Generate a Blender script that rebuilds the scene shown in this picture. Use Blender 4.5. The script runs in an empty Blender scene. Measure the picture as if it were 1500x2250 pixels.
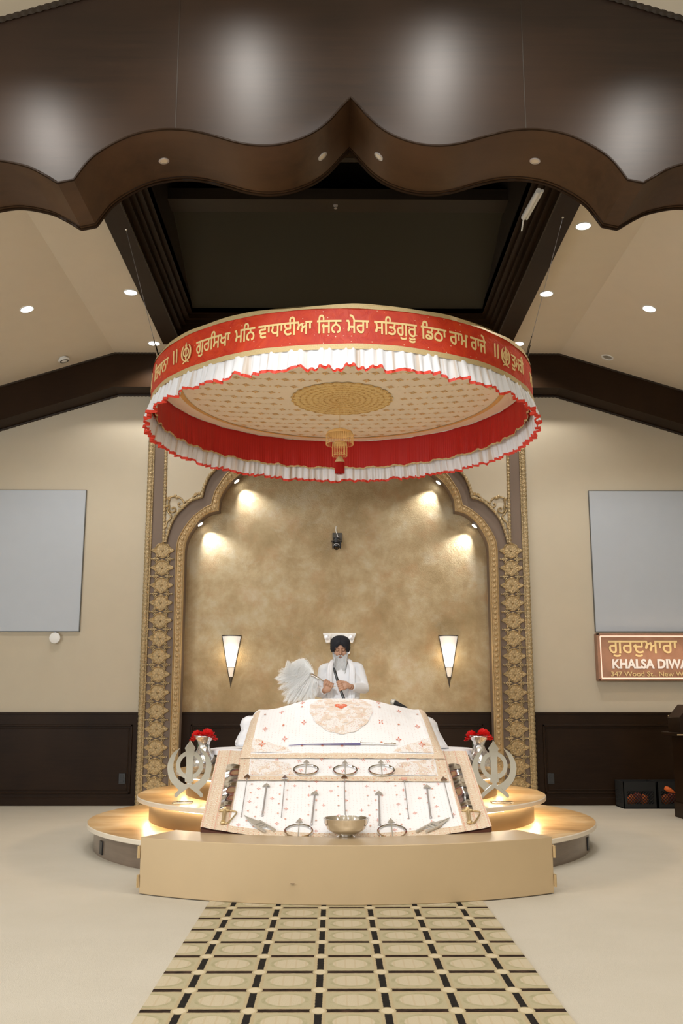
import bpy, math, random
from mathutils import Vector, Matrix, Euler
from mathutils.geometry import tessellate_polygon, delaunay_2d_cdt
random.seed(7)
PI = math.pi
SC = bpy.context.scene
COL = SC.collection
sin, cos, rad = math.sin, math.cos, math.radians

# ------------------------------------------------------------------ camera
FPX = 2150.0; PITCH = rad(11.18); YAW = rad(-0.41); CAM = Vector((0, 0, 1.10))
cd = bpy.data.cameras.new('camera'); cam = bpy.data.objects.new('camera', cd); COL.objects.link(cam)
cd.sensor_fit = 'VERTICAL'; cd.sensor_height = 36.0; cd.lens = FPX / 2250 * 36.0
cd.clip_start = 0.05; cd.clip_end = 100
cam.location = CAM; cam.rotation_euler = (PI / 2 + PITCH, 0, YAW); SC.camera = cam
# ------------------------------------------------------------------ world, exposure
w = bpy.data.worlds.new('world'); SC.world = w; w.use_nodes = True
w.node_tree.nodes['Background'].inputs[0].default_value = (0.9, 0.95, 1, 1)
w.node_tree.nodes['Background'].inputs[1].default_value = 0.3
SC.view_settings.view_transform = 'Standard'; SC.view_settings.look = 'None'
SC.view_settings.gamma = 1.0; SC.view_settings.use_curve_mapping = False
SC.view_settings.exposure = 0.25
# ------------------------------------------------------------------ light settings
WARM = (1.0, 0.90, 0.77); NEUT = (1.0, 0.95, 0.88); COOL = (0.90, 0.95, 1.0)
P_HALL = 95; P_STAGE = 60; P_WASH = 70; P_WINDOW = 110; P_SIDE = 130; P_NICHE = 34; P_LED = 11; P_SCONCE = 1.6; P_FRONT = 270; P_MAN = 1500

def light(name, kind, loc, power, color=NEUT, size=0.1, target=None, parent=None, spot=None, blend=0.6, sy=None):
    ld = bpy.data.lights.new(name, kind); ld.energy = power; ld.color = color
    if kind == 'AREA':
        ld.size = size
        if sy: ld.shape = 'RECTANGLE'; ld.size_y = sy
    else:
        ld.shadow_soft_size = size
    if kind == 'SPOT': ld.spot_size = rad(spot or 120); ld.spot_blend = blend
    o = bpy.data.objects.new(name, ld); COL.objects.link(o)
    o.location = loc
    d = (Vector(target) - Vector(loc)) if target else Vector((0, 0, -1))
    o.rotation_euler = d.to_track_quat('-Z', 'Y').to_euler()
    if parent: o.parent = parent; o.matrix_parent_inverse = Matrix.Translation(parent.location).inverted()
    return o
# daylight from the windows in the rear wall of the hall
for wx in (-4.4, 0.0, 4.4):
    light('window_daylight', 'AREA', (wx, -8.8, 2.7), P_WINDOW, COOL, 3.2, (wx * 0.6, 4, 1.2), sy=2.2)
for wy in (-1.5, 3.0):
    light('side_window_daylight', 'AREA', (-6.9, wy, 2.3), P_SIDE, COOL, 2.6, (0, wy + 3, .8), sy=1.8)

# ------------------------------------------------------------------ pixel -> world rays
RM = cam.rotation_euler.to_matrix()
def ray(u, v):
    return RM @ Vector(((u - 750) / FPX, (1125 - v) / FPX, -1.0))
def P(u, v, Y):
    d = ray(u, v); return CAM + d * (Y / d.y)
def Pz(u, v, z):
    d = ray(u, v); return CAM + d * ((z - CAM.z) / d.z)
def Px(u, v, x):
    d = ray(u, v); return CAM + d * (x / d.x)

# ------------------------------------------------------------------ mesh builder
class B:
    def __init__(s): s.v = []; s.f = []; s.m = []; s.uv = {}
    def add(s, vs, fs, mi=0, uvs=None):
        o = len(s.v); s.v += [tuple(p) for p in vs]
        for f in fs:
            s.f.append([i + o for i in f]); s.m.append(mi)
        if uvs:
            for i, t in enumerate(uvs): s.uv[o + i] = t
        return s
    def box(s, x0, x1, y0, y1, z0, z1, mi=0, M=None):
        vs = [Vector(p) for p in ((x0,y0,z0),(x1,y0,z0),(x1,y1,z0),(x0,y1,z0),(x0,y0,z1),(x1,y0,z1),(x1,y1,z1),(x0,y1,z1))]
        if M: vs = [M @ p for p in vs]
        return s.add(vs, [(0,3,2,1),(4,5,6,7),(0,1,5,4),(1,2,6,5),(2,3,7,6),(3,0,4,7)], mi)
    def cbox(s, c, sz, mi=0, R=None):
        M = Matrix.Translation(Vector(c)) @ (R.to_matrix().to_4x4() if R else Matrix())
        a, b, c2 = (q / 2 for q in sz)
        return s.box(-a, a, -b, b, -c2, c2, mi, M)
    def lathe(s, prof, c=(0,0,0), n=32, mi=0, cap=True, axis=None, fr=None, sx=1, sy=1, a0=0, a1=2*PI):
        full = abs(a1 - a0 - 2*PI) < 1e-6; k = n if full else n + 1
        R = Vector((0,0,1)).rotation_difference(Vector(axis)).to_matrix() if axis else Matrix.Identity(3)
        vs = []
        for j, (r, z) in enumerate(prof):
            for i in range(k):
                a = a0 + (a1 - a0) * i / n; q = r * (fr(a, j) if fr else 1)
                vs.append(Vector(c) + R @ Vector((q*cos(a)*sx, q*sin(a)*sy, z)))
        fs = []
        for j in range(len(prof) - 1):
            for i in range(n):
                i2 = (i + 1) % k
                fs.append((j*k+i, j*k+i2, (j+1)*k+i2, (j+1)*k+i))
        if cap and full:
            if prof[0][0] > 1e-6: fs.append(tuple(range(k))[::-1])
            if prof[-1][0] > 1e-6: fs.append(tuple(range((len(prof)-1)*k, len(prof)*k)))
        return s.add(vs, fs, mi)
    def cyl(s, p0, p1, r0, r1=None, n=16, mi=0):
        return s.tube([p0, p1], [r0, r0 if r1 is None else r1], n, mi)
    def tube(s, pts, rs, n=8, mi=0, cap=True, flat=1.0, up=None):
        pts = [Vector(p) for p in pts]
        if not isinstance(rs, (list, tuple)): rs = [rs] * len(pts)
        vs = []; prev = None
        for i, p in enumerate(pts):
            t = (pts[min(i+1, len(pts)-1)] - pts[max(i-1, 0)])
            if t.length < 1e-9: t = Vector((0,0,1))
            t.normalize()
            if prev is None:
                u0 = Vector(up) if up else (Vector((0,0,1)) if abs(t.z) < 0.9 else Vector((0,1,0)))
                a = (u0 - t * u0.dot(t)).normalized()
            else:
                a = prev - t * prev.dot(t)
                a = a.normalized() if a.length > 1e-6 else prev
            prev = a; b = t.cross(a)
            for k in range(n):
                q = 2*PI*k/n
                vs.append(p + a * (rs[i]*cos(q)*flat) + b * (rs[i]*sin(q)))
        fs = []
        for i in range(len(pts)-1):
            for k in range(n):
                k2 = (k+1) % n
                fs.append((i*n+k, i*n+k2, (i+1)*n+k2, (i+1)*n+k))
        if cap: fs.append(tuple(range(n))[::-1]); fs.append(tuple(range((len(pts)-1)*n, len(pts)*n)))
        return s.add(vs, fs, mi)
    def ell(s, c, r, n=16, m=10, mi=0, R=None):
        prof = [(sin(PI*j/m), -cos(PI*j/m)) for j in range(m+1)]
        vs = []; c = Vector(c)
        for (q, z) in prof:
            for i in range(n):
                a = 2*PI*i/n; p = Vector((q*cos(a)*r[0], q*sin(a)*r[1], z*r[2]))
                vs.append(c + (R @ p if R else p))
        fs = [(j*n+i, j*n+(i+1)%n, (j+1)*n+(i+1)%n, (j+1)*n+i) for j in range(m) for i in range(n)]
        return s.add(vs, fs, mi)
    def prism(s, pts, d, mi=0):
        pts = [Vector(p) for p in pts]; d = Vector(d); n = len(pts)
        return s.add(pts + [p + d for p in pts], [tuple(range(n))[::-1], tuple(range(n, 2*n))] +
                     [(i, (i+1)%n, (i+1)%n+n, i+n) for i in range(n)], mi)
    def grid(s, fn, nu, nv, mi=0, uvs=None, flip=False, mf=None):
        vs = []; us = []
        for j in range(nv+1):
            for i in range(nu+1):
                a, b = i/nu, j/nv; vs.append(fn(a, b))
                if uvs: us.append(uvs(a, b))
        o = len(s.v); s.v += [tuple(p) for p in vs]
        for k, t in enumerate(us): s.uv[o+k] = t
        for j in range(nv):
            for i in range(nu):
                q = [o+j*(nu+1)+i, o+j*(nu+1)+i+1, o+(j+1)*(nu+1)+i+1, o+(j+1)*(nu+1)+i]
                s.f.append(q[::-1] if flip else q)
                s.m.append(mf((i+.5)/nu, (j+.5)/nv) if mf else mi)
        return s
    def build(s, name, mats, parent=None, smooth=40, solid=0, bevel=0):
        me = bpy.data.meshes.new(name); me.from_pydata(s.v, [], s.f)
        if not isinstance(mats, (list, tuple)): mats = [mats]
        for m in mats: me.materials.append(m)
        me.polygons.foreach_set('material_index', s.m)
        if s.uv:
            ul = me.uv_layers.new(name='UVMap')
            for l in me.loops: ul.data[l.index].uv = s.uv.get(l.vertex_index, (0, 0))
        me.update()
        if smooth:
            me.polygons.foreach_set('use_smooth', [True]*len(me.polygons))
            if smooth < 180: me.set_sharp_from_angle(angle=rad(smooth))
        o = bpy.data.objects.new(name, me); COL.objects.link(o)
        if parent:
            o.parent = parent; o.matrix_parent_inverse = Matrix.Translation(WLOC.get(parent, parent.location)).inverted()
        if solid:
            md = o.modifiers.new('solid', 'SOLIDIFY'); md.thickness = solid; md.offset = 0
        if bevel:
            md = o.modifiers.new('bevel', 'BEVEL'); md.width = bevel; md.segments = 2; md.limit_method = 'ANGLE'
        return o
WLOC = {}
def thing(name, label, cat, loc=(0,0,0), group=None):
    o = bpy.data.objects.new(name, None); COL.objects.link(o); o.location = loc; o.empty_display_size = 0.1
    WLOC[o] = Vector(loc); return tag(o, label, cat, group)
def tag(o, label, cat, group=None):
    o['label'] = label; o['category'] = cat
    if group: o['group'] = group
    return o
def struct(o): o['kind'] = 'structure'; return o
def plabel(o, t): o['label'] = t; return o
def lerp(a, b, t): return a + (b - a) * t
def interp(x, xs, ys):
    if x <= xs[0]: return ys[0]
    for i in range(len(xs)-1):
        if x <= xs[i+1]: return lerp(ys[i], ys[i+1], (x-xs[i])/(xs[i+1]-xs[i]))
    return ys[-1]
def crom(pts, k=6):
    pts = [Vector(p) for p in pts]; out = []
    for i in range(len(pts)-1):
        p0, p1, p2, p3 = pts[max(i-1,0)], pts[i], pts[i+1], pts[min(i+2,len(pts)-1)]
        for j in range(k):
            t = j/k
            out.append(0.5*((2*p1)+(-p0+p2)*t+(2*p0-5*p1+4*p2-p3)*t*t+(-p0+3*p1-3*p2+p3)*t**3))
    out.append(pts[-1]); return out
def resample(pts, step):
    pts = [Vector(p) for p in pts]; out = [pts[0]]; acc = 0.0; nxt = step
    for a, b in zip(pts, pts[1:]):
        L = (b-a).length
        while acc + L >= nxt and L > 0:
            out.append(a.lerp(b, (nxt-acc)/L)); nxt += step
        acc += L
    out.append(pts[-1]); return out

# ------------------------------------------------------------------ materials
class NT:
    def __init__(s, name):
        s.mat = bpy.data.materials.new(name); s.mat.use_nodes = True
        s.t = s.mat.node_tree; s.b = s.t.nodes['Principled BSDF']
    def n(s, ty, **kw):
        nd = s.t.nodes.new(ty)
        for k, v in kw.items(): setattr(nd, k, v)
        return nd
    def put(s, sock, val):
        if isinstance(val, bpy.types.NodeSocket): s.t.links.new(val, sock)
        else: sock.default_value = val
    def m(s, op, a, b=0.0, c=0.0):
        nd = s.n('ShaderNodeMath', operation=op)
        s.put(nd.inputs[0], a); s.put(nd.inputs[1], b); s.put(nd.inputs[2], c); return nd.outputs[0]
    def mix(s, f, a, b):
        nd = s.n('ShaderNodeMix', data_type='RGBA')
        s.put(nd.inputs[0], f)
        s.put(nd.inputs[6], a if isinstance(a, bpy.types.NodeSocket) else (*a, 1)); s.put(nd.inputs[7], b if isinstance(b, bpy.types.NodeSocket) else (*b, 1))
        return nd.outputs[2]
    def obj(s, sc=(1,1,1), uv=False):
        tc = s.n('ShaderNodeTexCoord'); mp = s.n('ShaderNodeMapping'); mp.inputs['Scale'].default_value = sc
        s.t.links.new(tc.outputs['UV' if uv else 'Object'], mp.inputs[0]); return mp.outputs[0]
    def xyz(s, vec):
        nd = s.n('ShaderNodeSeparateXYZ'); s.t.links.new(vec, nd.inputs[0]); return nd.outputs
    def noise(s, vec, scale, detail=3, rough=.5, dist=0):
        nd = s.n('ShaderNodeTexNoise'); s.t.links.new(vec, nd.inputs['Vector']); nd.inputs['Scale'].default_value = scale
        nd.inputs['Detail'].default_value = detail; nd.inputs['Roughness'].default_value = rough; nd.inputs['Distortion'].default_value = dist
        return nd.outputs[0]
    def voro(s, vec, scale, feat='F1', rnd=1.0):
        nd = s.n('ShaderNodeTexVoronoi', feature=feat); s.t.links.new(vec, nd.inputs['Vector']); nd.inputs['Scale'].default_value = scale
        nd.inputs['Randomness'].default_value = rnd; return nd.outputs['Distance']
    def ramp(s, f, stops):
        nd = s.n('ShaderNodeValToRGB'); el = nd.color_ramp.elements
        while len(el) < len(stops): el.new(0.5)
        for e, (p, c) in zip(el, stops): e.position = p; e.color = (*c, 1)
        s.put(nd.inputs[0], f); return nd.outputs[0]
    def step(s, a, lo, hi):
        nd = s.n('ShaderNodeMapRange'); s.put(nd.inputs[0], a); nd.inputs[1].default_value = lo; nd.inputs[2].default_value = hi; return nd.outputs[0]
    def bump(s, h, strength=.3, dist=.01):
        nd = s.n('ShaderNodeBump'); nd.inputs['Strength'].default_value = strength; nd.inputs['Distance'].default_value = dist
        s.put(nd.inputs['Height'], h); s.t.links.new(nd.outputs[0], s.b.inputs['Normal'])
    def fin(s, color=None, rough=.5, metal=0, spec=None, **kw):
        if color is not None: s.put(s.b.inputs['Base Color'], color if isinstance(color, bpy.types.NodeSocket) else (*color, 1))
        s.put(s.b.inputs['Roughness'], rough); s.put(s.b.inputs['Metallic'], metal)
        if spec is not None: s.b.inputs['Specular IOR Level'].default_value = spec
        for k, v in kw.items(): s.put(s.b.inputs[k.replace('_', ' ')], v)
        return s.mat
def plain(name, c, rough=.5, metal=0, nb=0, ns=200, **kw):
    t = NT(name)
    f = t.noise(t.obj(), 6, 3)
    col = t.mix(f, tuple(q*.97 for q in c), tuple(min(1, q*1.03) for q in c))
    if nb: t.bump(t.noise(t.obj(), ns, 3), nb, .004)
    return t.fin(col, rough, metal, **kw)
def emis(name, c, st):
    t = NT(name); t.fin((.9,.9,.9), .5); t.b.inputs['Emission Color'].default_value = (*c, 1); t.b.inputs['Emission Strength'].default_value = st
    return t.mat
def wood(name, c1, c2, rough=.35, sc=(1.2, 1.2, 14), spec=.5):
    t = NT(name); v = t.obj(sc)
    f = t.noise(v, 3.0, 6, .65, .6); g = t.noise(t.obj((1,1,1)), 1.3, 3)
    col = t.mix(t.step(f, .3, .7), c1, c2); col = t.mix(t.step(g, .35, .75), col, tuple(q*1.35 for q in c2))
    t.bump(f, .04, .002)
    return t.fin(col, rough, 0, spec)
M = {}
M['wood'] = wood('dark_stained_wood', (.013,.006,.0026), (.021,.0105,.0045), .42, spec=.11)
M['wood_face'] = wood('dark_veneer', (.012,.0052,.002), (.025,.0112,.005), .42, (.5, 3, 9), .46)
_t = M['wood_face'].node_tree; _b = _t.nodes['Principled BSDF']; _c = _t.nodes.new('ShaderNodeCombineXYZ'); _c.inputs[0].default_value = 1.0
_t.links.new(_c.outputs[0], _b.inputs['Tangent']); _b.inputs['Anisotropic'].default_value = .5; _b.inputs['Anisotropic Rotation'].default_value = .25
M['wood_deep'] = wood('dark_coffer_wood', (.018,.011,.006), (.026,.016,.009), .55)
M['panel_olive'] = plain('dark_olive_panel', (.026,.022,.011), .7)
M['wall'] = plain('cream_plaster', (.55,.485,.37), .75, nb=.03, ns=60)
M['ceil'] = plain('cream_ceiling_paint', (.68,.60,.475), .8, nb=.02, ns=60)
def carpet():
    t = NT('cream_cut_pile_carpet'); v = t.obj()
    a = t.noise(v, 2.2, 4, .6); b = t.noise(v, 260, 2, .8)
    col = t.mix(t.step(a, .3, .7), (.58,.54,.455), (.64,.60,.52)); col = t.mix(b, col, (.53,.49,.41))
    t.bump(t.m('ADD', b, t.m('MULTIPLY', t.noise(v, 40, 3), .5)), .5, .006)
    return t.fin(col, .95, 0, .1)
M['carpet'] = carpet()
def gold_wall():
    t = NT('mottled_gold_plaster'); v = t.obj()
    a = t.noise(v, 2.3, 7, .66, .15); b = t.noise(v, 3.2, 6, .65, .2); c = t.noise(v, 42, 4, .7, 2.5)
    col = t.ramp(a, [(.30,(.31,.225,.11)), (.45,(.39,.29,.155)), (.55,(.46,.36,.21)), (.72,(.54,.48,.34))])
    col = t.mix(t.m('MULTIPLY', t.step(b, .50, .78), .6), col, (.42,.24,.11))
    col = t.mix(t.m('MULTIPLY', t.step(t.noise(v, 2.7, 6, .7, .3), .55, .8), .45), col, (.60,.57,.46))
    t.bump(t.m('ADD', c, t.m('MULTIPLY', t.noise(v, 12, 3, .6, 3), .8)), .35, .012)
    return t.fin(col, t.m('ADD', .34, t.m('MULTIPLY', c, .22)), .45)
M['goldwall'] = gold_wall()
M['taupe'] = plain('taupe_paint', (.175,.125,.092), .6)
def oldgold(name, c, sc, dark=.45, rough=.42, metal=.55):
    t = NT(name); v = t.obj()
    f = t.voro(v, sc); n = t.noise(v, sc*.8, 3)
    h = t.m('ADD', f, n)
    col = t.mix(t.step(h, .45, 1.25), c, tuple(q*dark for q in c)); t.bump(h, .6, .01)
    return t.fin(col, rough, metal)
M['antique'] = oldgold('antique_gold_carving', (.58,.42,.21), 40, .62, .45, .3)
M['bead'] = oldgold('antique_gold_beading', (.60,.45,.24), 80, .6, .45, .3)
M['flatgold'] = plain('antique_gold_flat', (.50,.355,.18), .5, .3, nb=.15, ns=60)
def marble():
    t = NT('honey_onyx_slab'); v = t.obj((1, 1.7, 3))
    a = t.noise(v, 1.3, 7, .62, 1.0); b = t.noise(v, 3, 6, .7, 1.5)
    col = t.ramp(a, [(.3,(.30,.16,.055)), (.45,(.47,.29,.12)), (.55,(.57,.39,.19)), (.7,(.70,.56,.37))])
    col = t.mix(t.m('MULTIPLY', t.step(b, .5, .7), .35), col, (.45,.22,.07))
    return t.fin(col, .30, 0, .5)
M['marble'] = marble()
M['marble_edge'] = plain('pale_onyx_edge', (.70,.62,.50), .3)
M['plinth'] = wood('brown_lacquered_plinth', (.10,.07,.05), (.17,.125,.09), .28, (1,1,10), .7)
M['brass_plinth'] = plain('brushed_bronze_plinth', (.17,.12,.065), .32, .5)
M['barrier'] = plain('tan_metallic_paint', (.53,.40,.24), .36, .25)
M['white'] = plain('white_cotton', (.86,.86,.88), .85, nb=.12, ns=90)
M['tunic'] = plain('white_tunic_cloth', (.84,.85,.88), .85, nb=.25, ns=25)
def dotted():
    t = NT('white_sprigged_cloth'); v = t.obj((1,1,1), True)
    d = t.voro(v, 42, rnd=.15)
    col = t.mix(t.step(d, .16, .10), (.87,.865,.87), (.74,.62,.60))
    t.bump(t.noise(v, 26, 3), .12, .01)
    return t.fin(col, .8)
M['sprig'] = dotted()
def border():
    t = NT('beige_gold_embroidered_border'); v = t.obj((1,1,1), True)
    x = t.xyz(v)
    d = t.voro(v, 75); e = t.voro(v, 30, rnd=.1)
    col = t.mix(t.step(d, .35, .15), (.72,.58,.43), (.86,.80,.72))
    col = t.mix(t.step(e, .15, .10), col, (.62,.28,.17))
    t.bump(d, .4, .006); return t.fin(col, .6, .1)
M['border'] = border()
def lace():
    t = NT('beige_red_beaded_embroidery'); v = t.obj((1,1,1), True)
    d = t.voro(v, 120); e = t.voro(v, 55); g = t.noise(v, 14, 3, .6, 1)
    col = t.mix(t.step(g, .50, .56), (.84,.80,.77), (.76,.63,.52))
    col = t.mix(t.step(d, .32, .18), col, (.55,.42,.33)); col = t.mix(t.step(e, .17, .10), col, (.60,.10,.06))
    t.bump(d, .4, .005); return t.fin(col, .65)
M['lace'] = lace()
M['redthread'] = plain('coral_red_thread', (.72,.16,.07), .6)
M['pinkthread'] = plain('pale_coral_thread', (.72,.40,.30), .7)
M['steel'] = plain('polished_steel', (.78,.77,.76), .10, 1.0)
M['steel_dim'] = plain('brushed_steel', (.52,.49,.43), .35, .45)
M['bronze'] = plain('bronzed_arrow_tip', (.25,.16,.10), .3, .9)
M['greytube'] = plain('grey_satin_shaft', (.48,.46,.46), .35, .6)
M['brass'] = plain('worn_brass', (.60,.47,.26), .38, .8, nb=.3, ns=80)
M['purple'] = plain('violet_scabbard', (.09,.07,.22), .4)
M['black'] = plain('black_plastic', (.012,.012,.013), .35)
M['blackcloth'] = plain('black_turban_cotton', (.008,.009,.014), .8, nb=.2, ns=120)
M['lens'] = plain('camera_lens_glass', (.01,.01,.012), .05)
M['bracket'] = plain('grey_bracket', (.10,.09,.075), .45, .3)
M['silverring'] = plain('silver_lens_ring', (.6,.57,.55), .3, .6)
M['whiteplastic'] = plain('white_plastic', (.82,.82,.80), .4)
M['red'] = None
def redband():
    t = NT('scarlet_sequinned_band'); v = t.obj((1,1,1), True)
    d = t.voro(v, 21, rnd=.4); n = t.noise(v, 9, 4, .6, 1.2)
    col = t.mix(t.step(n, .35, .7), (.50,.022,.004), (.62,.050,.006))
    sp = t.step(d, .10, .06)
    col = t.mix(sp, col, (.85,.62,.42)); t.bump(n, .35, .02)
    return t.fin(col, .5)
M['red'] = redband()
M['redpleat'] = plain('red_pleated_satin', (.48,.008,.005), .5, nb=.1)
M['redhem'] = plain('red_ribbon_hem', (.72,.045,.018), .5)
def goldtrim():
    t = NT('gold_tinsel_trim'); v = t.obj((1,1,1)); d = t.noise(v, 160, 2, .8)
    t.bump(d, .5, .004); return t.fin(t.mix(d, (.50,.36,.15), (.75,.60,.34)), .5, .35)
M['goldtrim'] = goldtrim()
M['letters'] = plain('gold_thread_letters', (.84,.63,.28), .5, .15, nb=.3, ns=300)
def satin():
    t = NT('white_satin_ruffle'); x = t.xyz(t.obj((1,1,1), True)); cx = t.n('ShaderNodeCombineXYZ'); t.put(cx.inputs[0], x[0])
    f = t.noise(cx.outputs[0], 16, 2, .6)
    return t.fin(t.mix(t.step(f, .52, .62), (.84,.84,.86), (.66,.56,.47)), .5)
M['satin'] = satin()
M['cream'] = plain('cream_canopy_lining', (.96,.83,.64), .8)
M['motif'] = oldgold('gold_embroidery_motif', (1.0,.62,.22), 120, .9, .55, .0)
def medal():
    t = NT('gold_embroidered_medallion'); v = t.obj((1,1,1), True); x = t.xyz(v)
    r, a = x[0], x[1]
    rings = t.m('ABSOLUTE', t.m('SINE', t.m('MULTIPLY', r, 60)))
    pet = t.m('ABSOLUTE', t.m('SINE', t.m('MULTIPLY', a, 16)))
    d = t.voro(t.obj(), 55)
    h = t.m('ADD', t.m('MULTIPLY', rings, .5), t.m('ADD', t.m('MULTIPLY', pet, .3), t.m('MULTIPLY', d, .8)))
    col = t.ramp(h, [(.3,(.46,.21,.04)), (.6,(.72,.44,.12)), (1.0,(.90,.68,.30))]); t.bump(h, .6, .01)
    return t.fin(col, .5, .15)
M['medal'] = medal()
M['beads'] = plain('amber_glass_beads', (.85,.55,.22), .25, .1)
M['acrylic'] = plain('brushed_mirror_steel', (.62,.62,.60), .09, 1.0)
def glassm():
    t = NT('clear_acrylic'); m = t.fin((.9,.93,.92), .05); t.b.inputs['Transmission Weight'].default_value = 1; t.b.inputs['IOR'].default_value = 1.3
    return m
M['clear'] = glassm()
def mosaic():
    t = NT('silver_mosaic_glass'); v = t.obj(); d = t.n('ShaderNodeTexVoronoi'); t.t.links.new(v, d.inputs['Vector']); d.inputs['Scale'].default_value = 75
    g = t.n('ShaderNodeBsdfGlossy')
    h = t.xyz(d.outputs['Color'])[0]
    t.bump(h, 1.0, .01)
    return t.fin(t.mix(h, (.55,.55,.56), (.95,.94,.92)), .15, .85)
M['mosaic'] = mosaic()
M['rose'] = plain('red_rose_petal', (.70,.012,.010), .55)
M['leaf'] = plain('dark_leaf', (.02,.06,.015), .5)
M['screen'] = plain('pale_grey_screen', (.45,.485,.53), .45)
M['screen_frame'] = plain('grey_screen_edge', (.12,.12,.11), .4, .4)
M['copper'] = oldgold('copper_sheet', (.40,.225,.15), 9, .85, .5, .45)
M['signgold'] = plain('cream_gold_letters', (.75,.60,.30), .4, .1)
M['signwhite'] = plain('silver_white_letters', (.80,.80,.80), .4)
M['strip'] = emis('warm_strip_light', (1,.66,.50), .9); M['strip'].node_tree.nodes['Principled BSDF'].inputs['Base Color'].default_value = (.5,.3,.22,1)
M['led'] = emis('warm_led', (1,.80,.55), 42)
M['lamp'] = emis('downlight_face', (.93,.96,1), 12)
M['lamp_warm'] = emis('spot_face', (1,.95,.86), 14)
M['lamp_off'] = plain('frosted_lens_unlit', (.62,.52,.38), .3)
def shadem():
    t = NT('frosted_sconce_glass'); z = t.xyz(t.obj())[2]
    g = t.m('ABSOLUTE', t.m('SUBTRACT', z, 1.60)); f = t.step(g, .22, .02)
    t.fin((.55,.52,.47), .4); t.b.inputs['Emission Color'].default_value = (1,.93,.85,1)
    t.put(t.b.inputs['Emission Strength'], t.m('ADD', .42, t.m('MULTIPLY', f, .75))); return t.mat
M['shade'] = shadem()
M['shade2'] = emis('frosted_sconce_glass_low', (1,.86,.70), .35); M['shade2'].node_tree.nodes['Principled BSDF'].inputs['Base Color'].default_value = (.55,.50,.44,1)
M['sconce_metal'] = plain('dark_bronze_fitting', (.10,.08,.06), .4, .6)
M['skin'] = plain('brown_skin', (.46,.25,.155), .5)
M['lip'] = plain('lip_skin', (.36,.15,.11), .5)
M['brow'] = plain('dark_brow_hair', (.03,.022,.02), .7)
def beardm():
    t = NT('grey_beard_hair'); v = t.obj((60,60,3)); n = t.noise(v, 2.5, 5, .7)
    col = t.mix(n, (.46,.46,.46), (.84,.84,.83)); t.bump(n, .8, .01)
    return t.fin(col, .7)
M['beard'] = beardm()
M['beard_dark'] = plain('dark_grey_whiskers', (.10,.085,.08), .7, nb=.4, ns=120)
M['hair'] = plain('white_yak_hair', (1,.985,.95), .8)
M['crate'] = plain('black_crate_plastic', (.006,.006,.006), .75)
M['orange'] = plain('orange_cloth', (.70,.14,.02), .6)
M['bag'] = plain('dark_red_net_bag', (.30,.04,.02), .5)

# ------------------------------------------------------------------ setting
XW = P(740, 1250, 11.35).x           # axis of the back wall
XS = P(751, 1850, 8.0).x             # axis of the platform
XF = P(770, 217, 5.6).x              # axis of the wooden valance
YW = 11.40; YA = 11.35; YN = 11.52
Y1, Y2 = 5.60, 6.19
HX = 7.0
struct(B().add([(-HX,-9,0),(HX,-9,0),(HX,YW+.3,0),(-HX,YW+.3,0)], [(0,1,2,3)]).build('floor', M['carpet']))
def zst(x):  # stage ceiling
    return 5.22 - max(0, abs(x - .03) - 2.65) * .315
def zga(x):  # hall ceiling
    return 6.19 - .33 * abs(x - XF)
# back wall with the niche opening cut as a rectangle hidden behind the arch frame
b = B()
b.add([(-HX,YW,0),(XW-1.9,YW,0),(XW-1.9,YW,5.6),(-HX,YW,5.6)], [(0,1,2,3)])
b.add([(XW+1.9,YW,0),(HX,YW,0),(HX,YW,5.6),(XW+1.9,YW,5.6)], [(0,1,2,3)])
b.add([(XW-1.9,YW,4.6),(XW+1.9,YW,4.6),(XW+1.9,YW,5.6),(XW-1.9,YW,5.6)], [(0,1,2,3)])
struct(b.build('wall_back', M['wall']))
struct(B().grid(lambda a, c: Vector((XW-2.0+4.0*a, YN, .95+3.9*c)), 1, 1).build('wall_niche', M['goldwall']))
struct(B().add([(HX,-9,0),(HX,YW,0),(HX,YW,5.0),(HX,-9,5.0)], [(0,1,2,3)]).build('wall_right', M['wall']))
b = B()
for y0, y1, z0, z1 in ((-9,YW,0,1.3),(-9,YW,3.4,5.0),(-9,-2.9,1.3,3.4),(-.1,1.6,1.3,3.4),(4.4,YW,1.3,3.4)): b.add([(-HX,y0,z0),(-HX,y1,z0),(-HX,y1,z1),(-HX,y0,z1)], [(0,1,2,3)])
struct(b.build('wall_left', M['wall']))
b = B()
b.add([(-HX,-9,0),(HX,-9,0),(HX,-9,1.4),(-HX,-9,1.4)], [(0,1,2,3)]); b.add([(-HX,-9,4.0),(HX,-9,4.0),(HX,-9,6.6),(-HX,-9,6.6)], [(0,1,2,3)])
for x0, x1 in ((-7,-6.1),(-2.7,-1.7),(1.7,2.7),(6.1,7)): b.add([(x0,-9,1.4),(x1,-9,1.4),(x1,-9,4.0),(x0,-9,4.0)], [(0,1,2,3)])
struct(b.build('wall_rear', M['wall']))
# ceilings
XC, YC0, YC1 = 2.0, 6.55, 10.67       # coffer opening
xs = [-HX, .03-2.65, -XC+.03, XC+.03, .03+2.65, HX]
b = B()
for i in range(5):
    for ya, yb in ((Y2, YC0), (YC0, YC1), (YC1, YW)):
        if i == 2 and ya == YC0: continue
        b.add([(xs[i],ya,zst(xs[i])),(xs[i],yb,zst(xs[i])),(xs[i+1],yb,zst(xs[i+1])),(xs[i+1],ya,zst(xs[i+1]))], [(0,1,2,3)])
struct(b.build('ceiling_stage', M['ceil'], smooth=0))
b = B()
b.add([(-HX,-9,zga(-HX)),(-HX,Y1,zga(-HX)),(XF,Y1,zga(XF)),(XF,-9,zga(XF)),(HX,Y1,zga(HX)),(HX,-9,zga(HX))], [(0,1,2,3),(3,2,4,5)])
struct(b.build('ceiling_hall', M['ceil'], smooth=0))
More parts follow.
